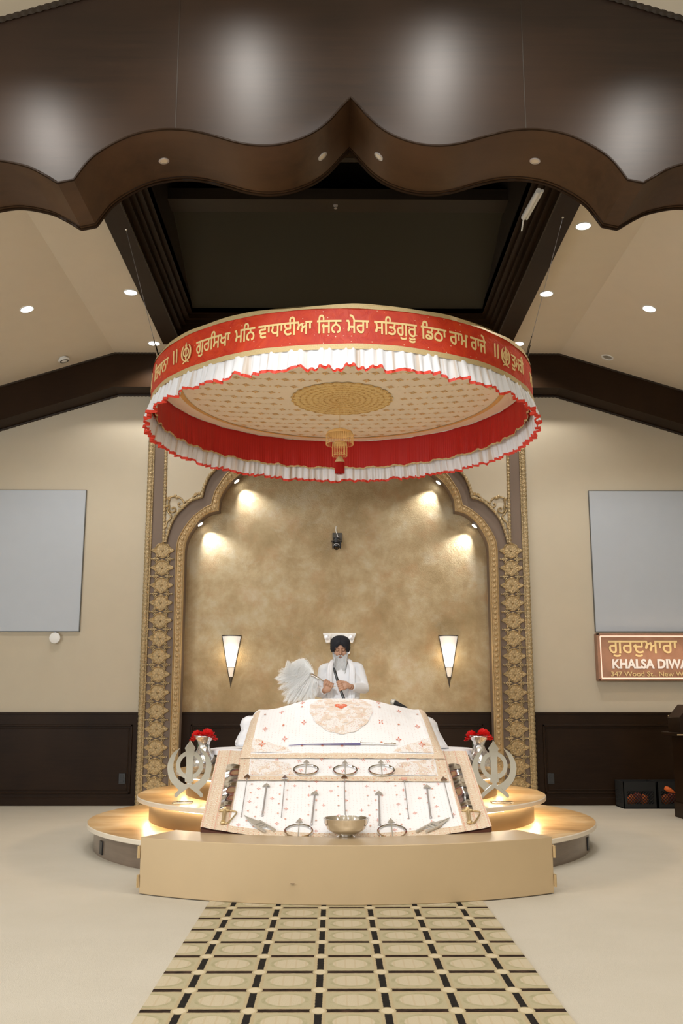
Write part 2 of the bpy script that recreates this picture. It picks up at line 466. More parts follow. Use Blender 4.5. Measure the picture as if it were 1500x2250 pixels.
# closing strips between the two ceilings (behind the valance)
b = B()
for i in range(5): b.add([(xs[i],Y2+.002,zst(xs[i])),(xs[i+1],Y2+.002,zst(xs[i+1])),(xs[i+1],Y2+.002,6.6),(xs[i],Y2+.002,6.6)], [(0,1,2,3)])
struct(b.build('trim_upstand', M['wood_deep']))

# beam under the stage ceiling along the back wall
b = B(); sx = [-HX, .03-2.65, .03+2.65, HX]
def zbm(x): return -max(0, abs(x-.03)-2.65)*.315
for i in range(3):
    a, c = sx[i], sx[i+1]; za, zc = zbm(a), zbm(c)
    b.add([(a,11.09,4.80+za),(c,11.09,4.80+zc),(c,YW,4.80+zc),(a,YW,4.80+za),(a,11.09,5.22+za),(c,11.09,5.22+zc)], [(0,1,5,4),(0,3,2,1)])
struct(b.build('trim_beam', M['wood'], smooth=0))
def beadrope(b, path, r, pitch, mi=0, n=6, amp=.38, per=5):
    pts = resample(path, pitch/per); rs = [r*(1-amp+amp*abs(cos(PI*i/per))) for i in range(len(pts))]
    b.tube(pts, rs, n, mi)
b = B()
for (yy, zz) in ((11.08, 5.215), (11.395, 4.79)):
    beadrope(b, [(x, yy, zz+zbm(x)) for x in (-6.9, .03-2.65, .03+2.65, 6.9)], .016, .045)
struct(b.build('trim_beam_beading', M['wood_deep']))

# coffer
CX = .03
b = B()
def ring(b, xi, xo, y0i, y0o, y1i, y1o, z, zt=None, mi=0):
    v = [(CX-xo,y0o,z),(CX+xo,y0o,z),(CX+xo,y1o,z),(CX-xo,y1o,z),(CX-xi,y0i,z),(CX+xi,y0i,z),(CX+xi,y1i,z),(CX-xi,y1i,z)]
    b.add(v, [(0,4,5,1),(1,5,6,2),(2,6,7,3),(3,7,4,0)], mi)
    if zt is not None:
        w_ = [(x,y,zt) for (x,y,_) in v]
        b.add(v[4:]+w_[4:], [(0,1,5,4),(1,2,6,5),(2,3,7,6),(3,0,4,7)], mi)
        b.add(v[:4]+w_[:4], [(0,4,5,1),(1,5,6,2),(2,6,7,3),(3,7,4,0)], mi)
xi, ya, yb = XC, YC0, YC1
steps = [(0.0,.20,5.17,5.30),(.20,.05,5.25,5.34),(.25,.04,5.31,5.38),(.29,.05,5.35,5.43),(.34,.04,5.40,5.50)]
for off, wd, z, zt in steps:
    ring(b, XC-off-wd, XC-off, YC0+off+wd, YC0+off, YC1-off-wd, YC1-off, z, zt)
struct(b.build('trim_coffer', M['wood'], smooth=0))
b = B()
ix = XC-.38; iy0 = YC0+.38; iy1 = YC1-.38
b.add([(CX-ix,iy0,5.4),(CX+ix,iy0,5.4),(CX+ix,iy1,5.4),(CX-ix,iy1,5.4),(CX-ix,iy0,6.5),(CX+ix,iy0,6.5),(CX+ix,iy1,6.5),(CX-ix,iy1,6.5)],
      [(0,1,5,4),(1,2,6,5),(2,3,7,6),(3,0,4,7),(4,5,6,7)])
struct(b.build('wall_coffer', M['wood_deep'], smooth=0))
b = B()
b.box(CX-ix, CX+ix, 8.55, 8.80, 5.82, 5.93); b.box(CX-ix, CX+ix, 8.80, 8.86, 5.87, 5.96)
b.box(CX-ix, CX+ix, 8.05, 8.12, 5.95, 6.10); b.box(CX-ix, CX+ix, 7.6, 7.9, 6.05, 6.2)
struct(b.build('trim_crossbeam', M['wood_deep']))
struct(B().add([(CX-ix,8.80,5.88),(CX+ix,8.80,5.88),(CX+ix,iy1+.02,5.45),(CX-ix,iy1+.02,5.45)], [(0,3,2,1)]).build('ceiling_coffer', M['panel_olive']))
b = B()
beadrope(b, [(CX-XC,YC0,5.20),(CX-XC,YC1,5.20),(CX+XC,YC1,5.20),(CX+XC,YC0,5.20)], .014, .04)
beadrope(b, [(CX-XC+.2,YC0+.2,5.175),(CX-XC+.2,YC1-.2,5.175),(CX+XC-.2,YC1-.2,5.175),(CX+XC-.2,YC0+.2,5.175)], .010, .04)
struct(b.build('trim_coffer_beading', M['wood_deep']))

# wooden valance: wavy lower edge, real thickness
segA = [(-330,355),(-280,366),(-215,392),(-202,403)]
segS = [(-167,404),(-130,382),(-90,365),(-20,354),(50,365),(90,382),(127,404)]
segB = [(162,397),(200,350),(250,317),(300,296),(350,287),(385,286),(425,290),(475,302),(525,316),(575,322),(625,317),(675,300),(715,274),(750,237),(770,216)]
left = [Vector((p[0]-770, p[1])) for p in crom([(-900,356,0),(-700,380,0),(-330,355,0),(-280,366,0),(-202,404,0)],6)] + \
       [Vector((p[0]-770, p[1])) for p in crom([(*q,0) for q in segS],6)] + [Vector((p[0]-770, p[1])) for p in crom([(*q,0) for q in segB],6)]
edge = [(770+p.x, p.y) for p in left] + [(770-p.x, p.y) for p in reversed(left[:-1])]
EP = [P(u, v, Y1) for u, v in edge]
EP = [p for p in EP if abs(p.x) < HX-.02]
def ztop(x): return min(zga(x), 6.55)
b = B(); n = len(EP)
vs = [p for p in EP] + [Vector((p.x, Y1, zga(p.x)+.0)) for p in EP] + [Vector((p.x, Y2, p.z)) for p in EP] + [Vector((p.x, Y2, zga(p.x))) for p in EP]
fs = []; 
for i in range(n-1):
    fs += [(i, i+1, n+i+1, n+i), (2*n+i, 3*n+i, 3*n+i+1, 2*n+i+1)]
b.add(vs, fs, 0); b.add([vs[i] for i in range(n)]+[vs[2*n+i] for i in range(n)], [(i, n+i, n+i+1, i+1) for i in range(n-1)], 1)
val = thing('wooden_valance', 'huge dark wooden valance with scalloped ogee lower edge hanging across the ceiling', 'valance', (XF, 5.9, 5.2))
M['soffit'] = wood('bounce_lit_veneer', (.040,.019,.008), (.066,.033,.014), .45, (.6, 3, 9), .3)  # same wood as the face; floor bounce is put into this lighter colour
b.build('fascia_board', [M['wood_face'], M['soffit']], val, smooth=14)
b = B()
b.tube([(p.x, Y1-.004, p.z+.004) for p in EP], .009, 6)
b.tube([(p.x, Y2+.0, p.z-.003) for p in EP], .013, 6)
b.tube([(p.x, Y2-.035, p.z-.001) for p in EP], .005, 6)
b.build('edge_trim', M['wood'], val, smooth=60)
for us in (385, 1155):
    p = P(us, 286, Y1); q = zga(p.x)
    B().box(p.x-.003, p.x+.003, Y1-.003, Y1+.002, p.z+.01, q).build('seam', M['wood_deep'], val)
b = B(); beadrope(b, [(-6.8,Y1-.012,zga(-6.8)-.01),(XF,Y1-.012,zga(XF)-.01),(6.8,Y1-.012,zga(6.8)-.01)], .022, .05)
b.build('crown_beading', M['wood_deep'], val)

# wainscot
def zv(v, Y=YW): return P(750, v, Y).z
zt, zp1, zp0 = 1.02, .887, .127
def wains(x0, x1, y, name, panels):
    b = B(); b.box(x0, x1, y-.025, y, 0, zt); b.box(x0, x1, y-.035, y-.02, zt-.02, zt+.004); b.box(x0, x1, y-.035, y-.02, 0, .085)
    for a, c in panels:
        for (p, q, r, s_) in ((a,c,zp1-.022,zp1),(a,c,zp0,zp0+.022),(a,a+.022,zp0,zp1),(c-.022,c,zp0,zp1)):
            b.box(p, q, y-.040, y-.02, r, s_)
        a2, c2, p0, p1 = a+.035, c-.035, zp0+.035, zp1-.035
        for (p, q, r, s_) in ((a2,c2,p1-.012,p1),(a2,c2,p0,p0+.012),(a2,a2+.012,p0,p1),(c2-.012,c2,p0,p1)):
            b.box(p, q, y-.031, y-.02, r, s_)
    struct(b.build(name, M['wood'], bevel=.004))
xl = P(290, 1660, YW).x; xr = P(1193, 1660, YW).x
wains(-HX, XW-2.18, YW, 'trim_wainscot_left', [(xl-2.6, xl), (-HX+.1, xl-2.8)])
wains(XW+2.18, HX, YW, 'trim_wainscot_right', [(xr, xr+2.6), (xr+2.8, HX-.1)])
wains(XW-1.95, XW+1.95, YN, 'trim_wainscot_niche', [(P(418,1660,YN).x, P(740,1660,YN).x-.15), (P(740,1660,YN).x+.15, P(1062,1660,YN).x)])
def outlet(c, nrm, label, mats=('black','black')):
    t = thing('wall_outlet', label, 'outlet', c, 'dark outlets')
    R = Vector((0,-1,0)).rotation_difference(Vector(nrm))
    bb = B(); bb.cbox(Vector(c), (.075,.012,.115), 0, R); cv = bb.build('cover_plate', M['black'], t, bevel=.002)
    for dz in (-.025,.025):
        k = B(); k.cbox(Vector(c)+Vector(nrm)*.008+Vector((0,0,dz)), (.034,.004,.028), 0, R); k.build('socket', M['black'], cv, bevel=.001)
outlet(P(268,1711,YW-.032), (0,-1,0), 'black outlet plate on the dark wainscot left of the arch')
outlet(P(1210,1711,YW-.032), (0,-1,0), 'black outlet plate on the dark wainscot right of the arch')

# ------------------------------------------------------------------ arch surround
IP1 = [(405,1250),(406,1213),(409,1193),(416,1175),(428,1156),(441,1141),(457,1129),(473,1124),(481,1123)]
IP2 = [(481,1123),(483,1101),(488,1087),(497,1071),(507,1059),(519,1049),(545,1030),(580,1010),(620,990),(660,975),(700,960),(740,935)]
MP1 = [(386,1250),(387,1213),(390,1190),(396,1176),(407,1157),(423,1137),(440,1123),(452,1115),(464,1109)]
MP2 = [(464,1109),(467,1097),(473,1079),(484,1061),(497,1043),(512,1030),(528,1018),(566,992),(610,970),(655,954),(696,938),(740,908)]
RP1 = [(364,1192),(367,1178),(376,1151),(389,1129),(403,1115),(420,1100),(444,1092)]
RP2 = [(444,1092),(446,1080),(451,1064),(464,1041),(500,1008),(545,980),(600,955),(650,938),(690,922),(740,888)]
def wc(pts, Y=YA, k=5): return crom([P(u, v, Y) for u, v in pts], k)
I = wc(IP1) + wc(IP2)[1:]; Mo = wc(MP1) + wc(MP2)[1:]; Rb = wc(RP1) + wc(RP2)[1:]
XI = XW - I[0].x; XM = XW - Mo[0].x
I = [Vector((XW-XI, YA, 0)), Vector((XW-XI, YA, 1.2))] + I; Mo = [Vector((XW-XM, YA, 0)), Vector((XW-XM, YA, 1.2))] + Mo
I[-1].x = XW; Mo[-1].x = XW; Rb[-1].x = XW
def mir(p): return Vector((2*XW-p.x, p.y, p.z))
arch = thing('arch_surround', 'tall carved gold and taupe arch framing the mottled gold niche', 'arch frame', (XW, YA, 0))
XO = 2.23
b = B()
for sgn in (0, 1):
    f = mir if sgn else (lambda p: p)
    L = [f(p) for p in I]; O = [f(Vector((XW-XO+.03, YA, p.z))) for p in I]
    k = len(L); fs = [(i, i+1, k+i+1, k+i) for i in range(k-1)]
    b.add(L+O, fs if not sgn else [q[::-1] for q in fs])
    Lb = [p+Vector((0, YN-YA, 0)) for p in L]
    b.add(L+Lb, fs if sgn else [q[::-1] for q in fs])
zt_ = I[-1].z
b.add([(XW-XO+.03,YA,zt_),(XW+XO-.03,YA,zt_),(XW+XO-.03,YA,4.80),(XW-XO+.03,YA,4.80)], [(0,1,2,3)])
b.box(XW-XO+.03, XW-XO+.04, YA, YW, 0, 4.8); b.box(XW+XO-.04, XW+XO-.03, YA, YW, 0, 4.8)
b.build('face_board', M['taupe'], arch, smooth=50)
# cream spandrels
RA = P(361, 1192, YA).x
for sgn in (0, 1):
    f = mir if sgn else (lambda p: p)
    xa = P(365, 1000, YA).x
    prof = [p for p in Rb]; k = len(prof)
    L = [f(Vector((p.x, YA-.012, p.z))) for p in prof]; O = [f(Vector((min(xa, p.x-.002), YA-.012, p.z))) for p in prof]
    fs = [(i, i+1, k+i+1, k+i) for i in range(k-1)]
    bb = B().add(L+O, fs if not sgn else [q[::-1] for q in fs])
    zz = Rb[-1].z; c4 = [f(Vector(q)) for q in ((xa,YA-.012,zz),(XW,YA-.012,zz),(XW,YA-.012,4.79),(xa,YA-.012,4.79))]
    bb.add(c4, [(0,1,2,3)] if not sgn else [(3,2,1,0)])
    plabel(bb.build('spandrel_panel', M['wall'], arch), 'cream spandrel panel')
# inner moulding with bosses
def mould(f, flip):
    bb = B(); k = len(I)
    outs = []
    for t_, dy in ((0,-.0),(0,-.035),(.10,-.045),(.18,-.03),(.82,-.03),(.90,-.045),(1,-.035),(1,0)):
        outs.append([f(I[i].lerp(Mo[i], t_) + Vector((0, dy, 0))) for i in range(k)])
    for a, c in zip(outs, outs[1:]):
        fs = [(i, i+1, k+i+1, k+i) for i in range(k-1)]
        bb.add(a+c, fs if not flip else [q[::-1] for q in fs])
    mid = resample([I[i].lerp(Mo[i], .5) for i in range(k)], .0615)
    for p in mid[1:]:
        q = f(p + Vector((0,-.03,0)))
        bb.lathe([(.033,0),(.031,.006),(.024,.007),(.022,.004),(.018,.012),(.010,.018),(0,.019)], q, 10, 0, False, (0,-1,0))
    return bb
mould(lambda p: p, False).build('inner_moulding', M['flatgold'], arch, smooth=50)
mould(mir, True).build('inner_moulding', M['flatgold'], arch, smooth=50)
# ropes
for sgn in (0, 1):
    f = mir if sgn else (lambda p: p)
    bb = B(); beadrope(bb, [f(Vector((XW-XO+.012, YA-.01, 0.0))), f(Vector((XW-XO+.012, YA-.01, 4.8)))], .036, .05, n=8, amp=.18, per=4)
    beadrope(bb, [f(Vector((XW-XO+.045, YA-.012, 0.0))), f(Vector((XW-XO+.045, YA-.012, 4.8)))], .014, .03, n=6, amp=.3, per=3)
    bb.build('outer_rope_moulding', M['bead'], arch, smooth=60)
    bb = B(); xa = P(365, 1000, YA).x
    beadrope(bb, [f(Vector((P(360,1192,YA).x, YA-.02, P(360,1192,YA).z))), f(Vector((xa, YA-.02, P(365,1000,YA).z))), f(Vector((xa, YA-.02, 4.79)))], .021, .042, n=8)
    beadrope(bb, [f(p+Vector((0,-.02,0))) for p in Rb], .021, .042, n=8)
    bb.build('spandrel_rope', M['bead'], arch, smooth=60)
    # scroll applique
    bb = B()
    def pc(px, r=.011): bb.tube(crom([f(P(u, v, YA-.022)) for u, v in px], 5), r, 6)
    pc([(368,1095),(380,1091),(392,1092),(401,1099),(404,1107),(399,1113),(393,1112),(392,1107),(396,1105)])
    pc([(373,1096),(370,1104),(372,1113),(371,1120),(377,1126),(384,1123),(385,1117),(380,1115),(377,1119)])
    pc([(366,1118),(370,1126),(376,1134),(372,1142),(366,1148),(364,1160),(362,1156)])
    pc([(405,1104),(415,1098),(421,1095),(428,1087)], .009); pc([(425,1092),(434,1085),(441,1086)], .012)
    for (u, v) in ((385,1090),(389,1093),(430,1086),(438,1084),(369,1095),(366,1112),(442,1091)):
        bb.ell(f(P(u, v, YA-.024)), (.022,.012,.02), 8, 6)
    bb.build('scroll_applique', M['antique'], arch, smooth=60)
# medallions
def medallion(c):
    bb = B(); N = 48; c = Vector(c)
    def rr(a):
        base = .095 + .004*cos(8*a)
        tip = .043*max(0, 1-abs(((a+PI/2) % PI)-PI/2)/.42)**1.3
        return base + tip
    rings_ = [(1,0),(.985,.012),(.93,.017),(.84,.012),(.80,.018),(.72,.011),(.60,.016),(.42,.014),(.16,.012),(.12,.024),(0,.027)]
    vs = []
    for s_, h in rings_:
        for i in range(N):
            a = 2*PI*i/N
            q = (rr(a) if s_ > .82 else lerp(.098, rr(a), .25)*1.0 * (1+.05*cos(8*a)*(1 if .3 < s_ < .8 else 0)))*s_
            vs.append(c + Vector((q*cos(a), -h - (.004*cos(16*a) if .5 < s_ < .9 else 0), q*sin(a))))
    fs = [(j*N+i, j*N+(i+1)%N, (j+1)*N+(i+1)%N, (j+1)*N+i) for j in range(len(rings_)-1) for i in range(N)]
    bb.add(vs, fs); return bb
def finial(c, sd):
    bb = B(); c = Vector(c)
    for sg in (sd,):
        for (px, pz, rx, rz, an) in ((.062,0,.032,.012,0),(.098,0,.022,.010,0),(.125,0,.011,.011,0),(.070,.026,.024,.009,.9),(.070,-.026,.024,.009,-.9),(.052,.036,.016,.007,1.6),(.052,-.036,.016,.007,-1.6),(.085,.014,.016,.007,.5),(.085,-.014,.016,.007,-.5)):
            bb.ell(c+Vector((sg*px,-.008,pz)), (rx,.012,rz), 8, 6, 0, Matrix.Rotation(-sg*an, 3, 'Y'))
    return bb
XMED = XW - 2.04
m0 = f0 = None
for sg in (-1, 1):
    for k in range(14):
        c = Vector((XW + sg*2.04, YA-.002, 2.881-.2044*k))
        if m0 is None:
            m0 = medallion(c).build('medallion', M['antique'], arch, smooth=70); m0c = c
            f0 = finial(c-Vector((0,0,.1022)), -1).build('leaf_ornament', M['bead'], arch, smooth=70)
            f1 = finial(c-Vector((0,0,.1022)), 1).build('leaf_ornament', M['bead'], arch, smooth=70)
        else:
            for s_ in (m0, f0, f1):
                o = s_.copy(); COL.objects.link(o); o.parent = arch; o.matrix_parent_inverse = s_.matrix_parent_inverse.copy(); o.location = c-m0c
# niche spots
def look_spot(p, tgt, label):
    d = (Vector(tgt)-Vector(p)).normalized(); side = 1 if tgt.x > p.x else -1
    fd = Vector((side*.62, -.10, -.77)).normalized(); p = Vector(p)
    t = thing('niche_spotlight', label, 'spotlight', p, 'small spotlights set in the arch')
    tr_ = B().lathe([(.040,-.02),(.040,.004),(.033,.006)], p, 20, 0, True, fd).build('trim_ring', M['silverring'], t)
    B().lathe([(.034,.0065),(.0,.010)], p, 20, 0, True, fd).build('lamp_face', M['lamp_warm'], tr_)
    light('spot_beam', 'SPOT', p+fd*.03, P_NICHE, (.96,.98,1), .015, tgt, t, 84, .9)
for (u, v, tu, tv, lb) in ((515,1052,600,1200,'upper left small spotlight glowing on the inner edge of the arch'),(433,1147,525,1290,'lower left small spotlight glowing on the inner edge of the arch'),
                       (968,1055,885,1205,'upper right small spotlight glowing on the inner edge of the arch'),(1046,1151,955,1295,'lower right small spotlight glowing on the inner edge of the arch')):
    q0 = P(u, v, YA); edge_ = I if u < 740 else [mir(p) for p in I]; q0 = min(edge_, key=lambda p: (p.x-q0.x)**2+(p.z-q0.z)**2)
    look_spot(Vector((q0.x+(.012 if u < 740 else -.012), YN-.095, q0.z-.014)), P(tu, tv, YN+.02), lb)

# ------------------------------------------------------------------ sconces
def sconce(uc, label):
    c = P(uc, 1396, YN); zt2 = c.z; zb = P(uc, 1512, YN).z; H = zt2-zb; Wd = .11
    t = thing('wall_sconce', label, 'wall lamp', (c.x, YN, zb), 'pair of cone wall sconces')
    def half(z0, z1, mat, name, k=1.0, r=1.0, n=16, parent=t, rnd=False):
        bb = B(); st = 8 if rnd else 1; prof = []
        for j in range(st+1):
            z = lerp(z0, z1, j/st); q = Wd*(z-zb)/H*k
            if rnd: q = min(q, .036*math.sqrt(max(0, 1-(1-min(1,(z-z0)/.03))**2)))
            prof.append((max(q,.0005), z))
        bb.lathe(prof, (c.x, YN, 0), n, 0, False, None, None, 1, r, PI, 2*PI); return bb.build(name, mat, parent)
    zs, zl = zb+H*.395, zb+H*.20
    half(zs, zt2-.012, M['shade'], 'glass_shade', 1, .8)
    plabel(half(zl, zs-.004, M['shade2'], 'lower_glass', .96, .8, rnd=False), 'cream lower glass below the seam')
    half(zb, zl+.008, M['sconce_metal'], 'metal_tip', .98, .8)
    bb = B(); bb.lathe([(Wd*1.03, zt2-.014),(Wd*1.03, zt2),(Wd*.95, zt2),(Wd*.95,zt2-.014)], (c.x, YN, 0), 20, 0, False, None, None, 1, .8, PI, 2*PI); bb.build('rim', M['sconce_metal'], t)
    bb = B()
    for sg in (-1, 1): bb.tube([(c.x+sg*(Wd*1.01), YN-.006, zt2-.01), (c.x+sg*Wd*.2, YN-.006, zl)], .005, 6)
    bb.tube([(c.x+.41*Wd*cos(a), YN-.41*Wd*.8*sin(a), zs-.002) for a in [PI*i/12 for i in range(13)]], .0025, 5)
    bb.tube([(c.x+q*.5*Wd*s_, YN-math.sqrt(max(0,1-(s_)**2))*q*Wd*.8-.001, zs+ (q-.4)*H) for q, s_ in ((.42,.85),(.50,.45),(.56,.1),(.62,-.2))], .002, 5)
    bb.build('frame', M['sconce_metal'], t)
    light('sconce_glow', 'POINT', (c.x, YN-.13, zb+H*.62), P_SCONCE, (1,.78,.5), .06, parent=t)
sconce(509, 'lit cone wall sconce left of the seated man')
sconce(984.5, 'lit cone wall sconce right of the seated man')

# ------------------------------------------------------------------ camera on niche wall
c = P(739, 1190, YN); t = thing('security_camera', 'black swivelling camera on bracket high on the gold wall', 'camera', (c.x, YN, c.z))
s = .0053
B().cbox((c.x+1.5*s, YN-.012, c.z+11*s), (21*s, .02, 17*s)).build('bracket_plate', M['bracket'], t, bevel=.002)
B().box(c.x-12*s, c.x+13*s, YN-.10, YN-.01, c.z-2*s, c.z-.5*s).box(c.x-6*s, c.x+6*s, YN-.11, YN-.01, c.z-.5*s, c.z+1*s).build('shelf_arm', M['bracket'], t)
B().lathe([(.030,0),(.041,.004),(.042,.03),(.038,.034)], (c.x, YN-.07, c.z-.030), 24).lathe([(.040,0),(.042,.006),(.042,.03),(.036,.034)], (c.x, YN-.07, c.z+.0), 24).build('pan_base', M['black'], t)
b = B()
for sg in (-1, 1): b.box(c.x+sg*.044-.007, c.x+sg*.044+.007, YN-.095, YN-.045, c.z-.095, c.z-.005)
b.build('yoke', M['black'], t, bevel=.004)
ax = Vector((0, -1, -.85)).normalized(); hc = Vector((c.x, YN-.07, c.z-.055))
hd_ = B().lathe([(.0,-.045),(.022,-.042),(.034,-.02),(.036,.0),(.036,.03),(.034,.032)], hc, 24, 0, True, ax).build('head', M['black'], t)
B().lathe([(.0365,.012),(.0375,.014),(.0375,.034),(.0365,.036)], hc, 24, 0, False, ax).build('lens_ring', M['silverring'], hd_)
B().lathe([(.036,.034),(.035,.05),(.028,.055),(.026,.045),(0,.043)], hc, 24, 0, True, ax).build('lens', M['lens'], hd_)
B().tube(crom([(c.x-.005,YN-.003,c.z+.185),(c.x-.008,YN-.02,c.z+.13),(c.x+.004,YN-.03,c.z+.09),(c.x+.02,YN-.035,c.z+.04)]), .004, 6).build('cable', M['whiteplastic'], t)
# emergency light
c = P(746, 1397, YN); t = thing('emergency_light', 'white emergency light with two lamp heads on gold wall above the turban', 'emergency light', (c.x, YN, c.z))
B().prism([P(726,1391,YN-.07), P(767,1391,YN-.07), P(769,1436,YN-.07), P(764,1438,YN-.07), P(733,1438,YN-.07)], (0,.069,0)).build('housing', M['whiteplastic'], t, bevel=.006)
for sg, uu in ((-1, 719), (1, 772)):
    q = P(uu, 1401, YN-.09)
    B().prism([P(uu-sg*-10,1391,YN-.12), P(uu+sg*-8,1391,YN-.12), P(uu+sg*-6,1412,YN-.12), P(uu+sg*3,1413,YN-.12)][::sg], (0,.06,0)).build('lamp_head', M['whiteplastic'], t, bevel=.006)
    B().lathe([(.03,0),(.030,.006),(.0,.01)], P(uu-sg*-.5,1401,YN-.122), 20, 0, True, (0,-1,0)).build('lamp_lens', M['silverring'], t)

# ------------------------------------------------------------------ screens and sign
def screen(x0, x1, label):
    z1, z0 = P(190,1076,YW-.035).z, P(174,1388,YW-.035).z
    t = thing('projection_screen', label, 'screen', ((x0+x1)/2, YW, z0))
    B().box(x0, x1, YW-.030, YW-.002, z0, z1).build('frame', M['screen_frame'], t, bevel=.003)
    B().box(x0+.008, x1-.008, YW-.035, YW-.028, z0+.008, z1-.008).build('screen_surface', M['screen'], t)
    return z0
xa = P(182,1232,YW-.035).x; xb = P(1300,1234,YW-.035).x
zscr = screen(xa-2.75, xa, 'blank pale grey screen on the wall left of the arch')
screen(xb, xb+2.75, 'blank pale grey screen on the wall right of the arch')
c = P(121,1402,YW-.04); t = thing('round_sensor', 'small round white disc hanging under the left screen', 'sensor', c)
B().lathe([(.060,0),(.064,.008),(.062,.022),(.05,.028),(0,.030)], c, 32, 0, True, (0,-1,0)).build('disc', M['whiteplastic'], t)
B().box(c.x-.012, c.x+.012, c.y-.01, c.y+.02, c.z+.055, zscr+.004).build('clip', M['black'], t)

def glyphs(text, off=0.0):
    cu = bpy.data.curves.new('txt', 'FONT'); cu.body = text; cu.size = 1.0
    ob = bpy.data.objects.new('txt', cu); COL.objects.link(ob)
    dg = bpy.context.evaluated_depsgraph_get(); dg.update()
    c2 = ob.evaluated_get(dg).to_curve(dg)
    polys = []
    for sp in c2.splines:
        pts = []
        if sp.type == 'BEZIER':
            bp = sp.bezier_points; n = len(bp)
            for i in range(n):
                p0, p1, p2, p3 = bp[i].co, bp[i].handle_right, bp[(i+1)%n].handle_left, bp[(i+1)%n].co
                straight = ((p1-p0).cross(p3-p0)).length < 1e-5 and ((p2-p0).cross(p3-p0)).length < 1e-5
                for j in range(1 if straight else 4):
                    t = j/4; q = 1-t
                    pts.append(p0*q**3+3*p1*q*q*t+3*p2*q*t*t+p3*t**3)
        else: pts = [Vector(p.co[:3]) for p in sp.points]
        pp = []
        for p in pts:
            if not pp or (p-pp[-1]).length > 1e-4: pp.append(Vector((p.x, p.y, 0)))
        if len(pp) > 2: polys.append(pp)
    if off:
        ar = lambda p: sum(p[i].x*p[(i+1)%len(p)].y-p[(i+1)%len(p)].x*p[i].y for i in range(len(p)))/2
        big = max(polys, key=lambda p: abs(ar(p))); sg = 1 if ar(big) > 0 else -1; np_ = []
        for p in polys:
            n = len(p); q = []
            for i in range(n):
                d1 = (p[i]-p[i-1]).normalized(); d2 = (p[(i+1) % n]-p[i]).normalized(); m = Vector((d1.y+d2.y, -d1.x-d2.x, 0))
                m = m.normalized() if m.length > .2 else Vector((d1.y, -d1.x, 0))
                q.append(p[i]+m*off*sg*min(1.4, 1/max(.5, m.x*d1.y-m.y*d1.x)))
            np_.append(q)
        polys = np_
    allv = [Vector((p.x, p.y)) for l in polys for p in l]; ed = []; o = 0; lens = [len(l) for l in polys]
    for L in lens: ed += [(o+i, o+(i+1) % L) for i in range(L)]; o += L
    V2, _, F2, _, _, _ = delaunay_2d_cdt(allv, ed, [], 0, 1e-5)
    def wind(q):
        w_ = 0
        for p in polys:
            for i in range(len(p)):
                a, c = p[i], p[(i+1) % len(p)]
                if (a.y <= q.y) != (c.y <= q.y):
                    x = (c.x-a.x)*(q.y-a.y)/(c.y-a.y)+a.x
                    if q.x < x: w_ += 1 if c.y > a.y else -1
        return w_
    tris = []
    for f in F2:
        cc = sum((V2[i] for i in f), Vector((0, 0)))/len(f)
        if wind(cc) != 0: tris.append(tuple(f))
    bpy.data.objects.remove(ob)
    xs_ = [p.x for p in allv]
    return V2, tris, allv, lens, min(xs_), max(xs_)
def add_text(b, text, fn, mi=0, thick=.004, off=0.0):
    """fn(x, y, h) -> world; x normalised 0..1 over the text width, y in em"""
    V2, tris, allv, lens, x0, x1 = glyphs(text, off); W_ = x1-x0
    fs = []
    for t in tris:
        a, c, d = (V2[i] for i in t); cr = (c-a).x*(d-a).y-(c-a).y*(d-a).x
        fs.append(tuple(t) if cr > 0 else tuple(t)[::-1])
    b.add([fn((p.x-x0)/W_, p.y, thick) for p in V2], fs, mi)
    n = len(allv); fs = []; o = 0
    for L in lens: fs += [(o+i, o+(i+1) % L, n+o+(i+1) % L, n+o+i) for i in range(L)]; o += L
    b.add([fn((p.x-x0)/W_, p.y, thick) for p in allv]+[fn((p.x-x0)/W_, p.y, 0) for p in allv], fs, mi)
# sign
YSG = YW-.09
z1, z0 = P(1310,1392,YSG).z, P(1312,1496,YSG).z; x0 = P(1311,1440,YSG).x
t = thing('illuminated_sign', 'copper sign with gold and white lettering and glowing edge below the right screen', 'sign', (x0+1.2, YW, z0)); x1 = x0+2.45
B().box(x0, x1, YSG, YW-.002, z0, z1).build('copper_panel', M['copper'], t, bevel=.006)
b = B(); m_ = .045
mz = .030
for q0, q1 in (((x0+m_,z0+mz),(x0+m_,z1-mz)), ((x0+m_,z1-mz),(x1-m_,z1-mz)), ((x0+m_,z0+mz),(x1-m_,z0+mz)), ((x1-m_,z0+mz),(x1-m_,z1-mz))):
    b.tube([(q0[0],YSG-.006,q0[1]),(q1[0],YSG-.006,q1[1])], .0065, 6)
b.build('light_strip', M['strip'], t)
b = B(); b.box(x0, x0+.03, YSG-.03, YSG, z0, z1); b.box(x0, x1, YSG-.03, YSG, z1-.02, z1); b.box(x0, x1, YSG-.03, YSG, z0, z0+.02); b.box(x1-.03, x1, YSG-.03, YSG, z0, z1)
b.build('sign_frame', M['copper'], t, bevel=.004)
def sline(ua, ub, vb, hpx, text, mat, name, sx_=1.0, embold=0):
    p0 = P(ua, vb, YSG-.004); p1 = P(ub, vb, YSG-.004); h = hpx*.00545
    bb = B(); add_text(bb, text, lambda x, y, k: Vector((lerp(p0.x, p1.x, x), YSG-.003-k, p0.z+y*h)), 0, .012, embold)
    return bb.build(name, mat, t)
sline(1336, 1488, 1435, 41, 'ਗੁਰਦੁਆਰਾ', M['signgold'], 'gurmukhi_lettering', embold=.012)
sline(1345, 1530, 1468, 26, 'KHALSA DIWAN', M['signwhite'], 'name_lettering', embold=.040)
sline(1342, 1574, 1486, 14, '347 Wood St., New Westminster', M['signgold'], 'address_lettering', embold=.001)
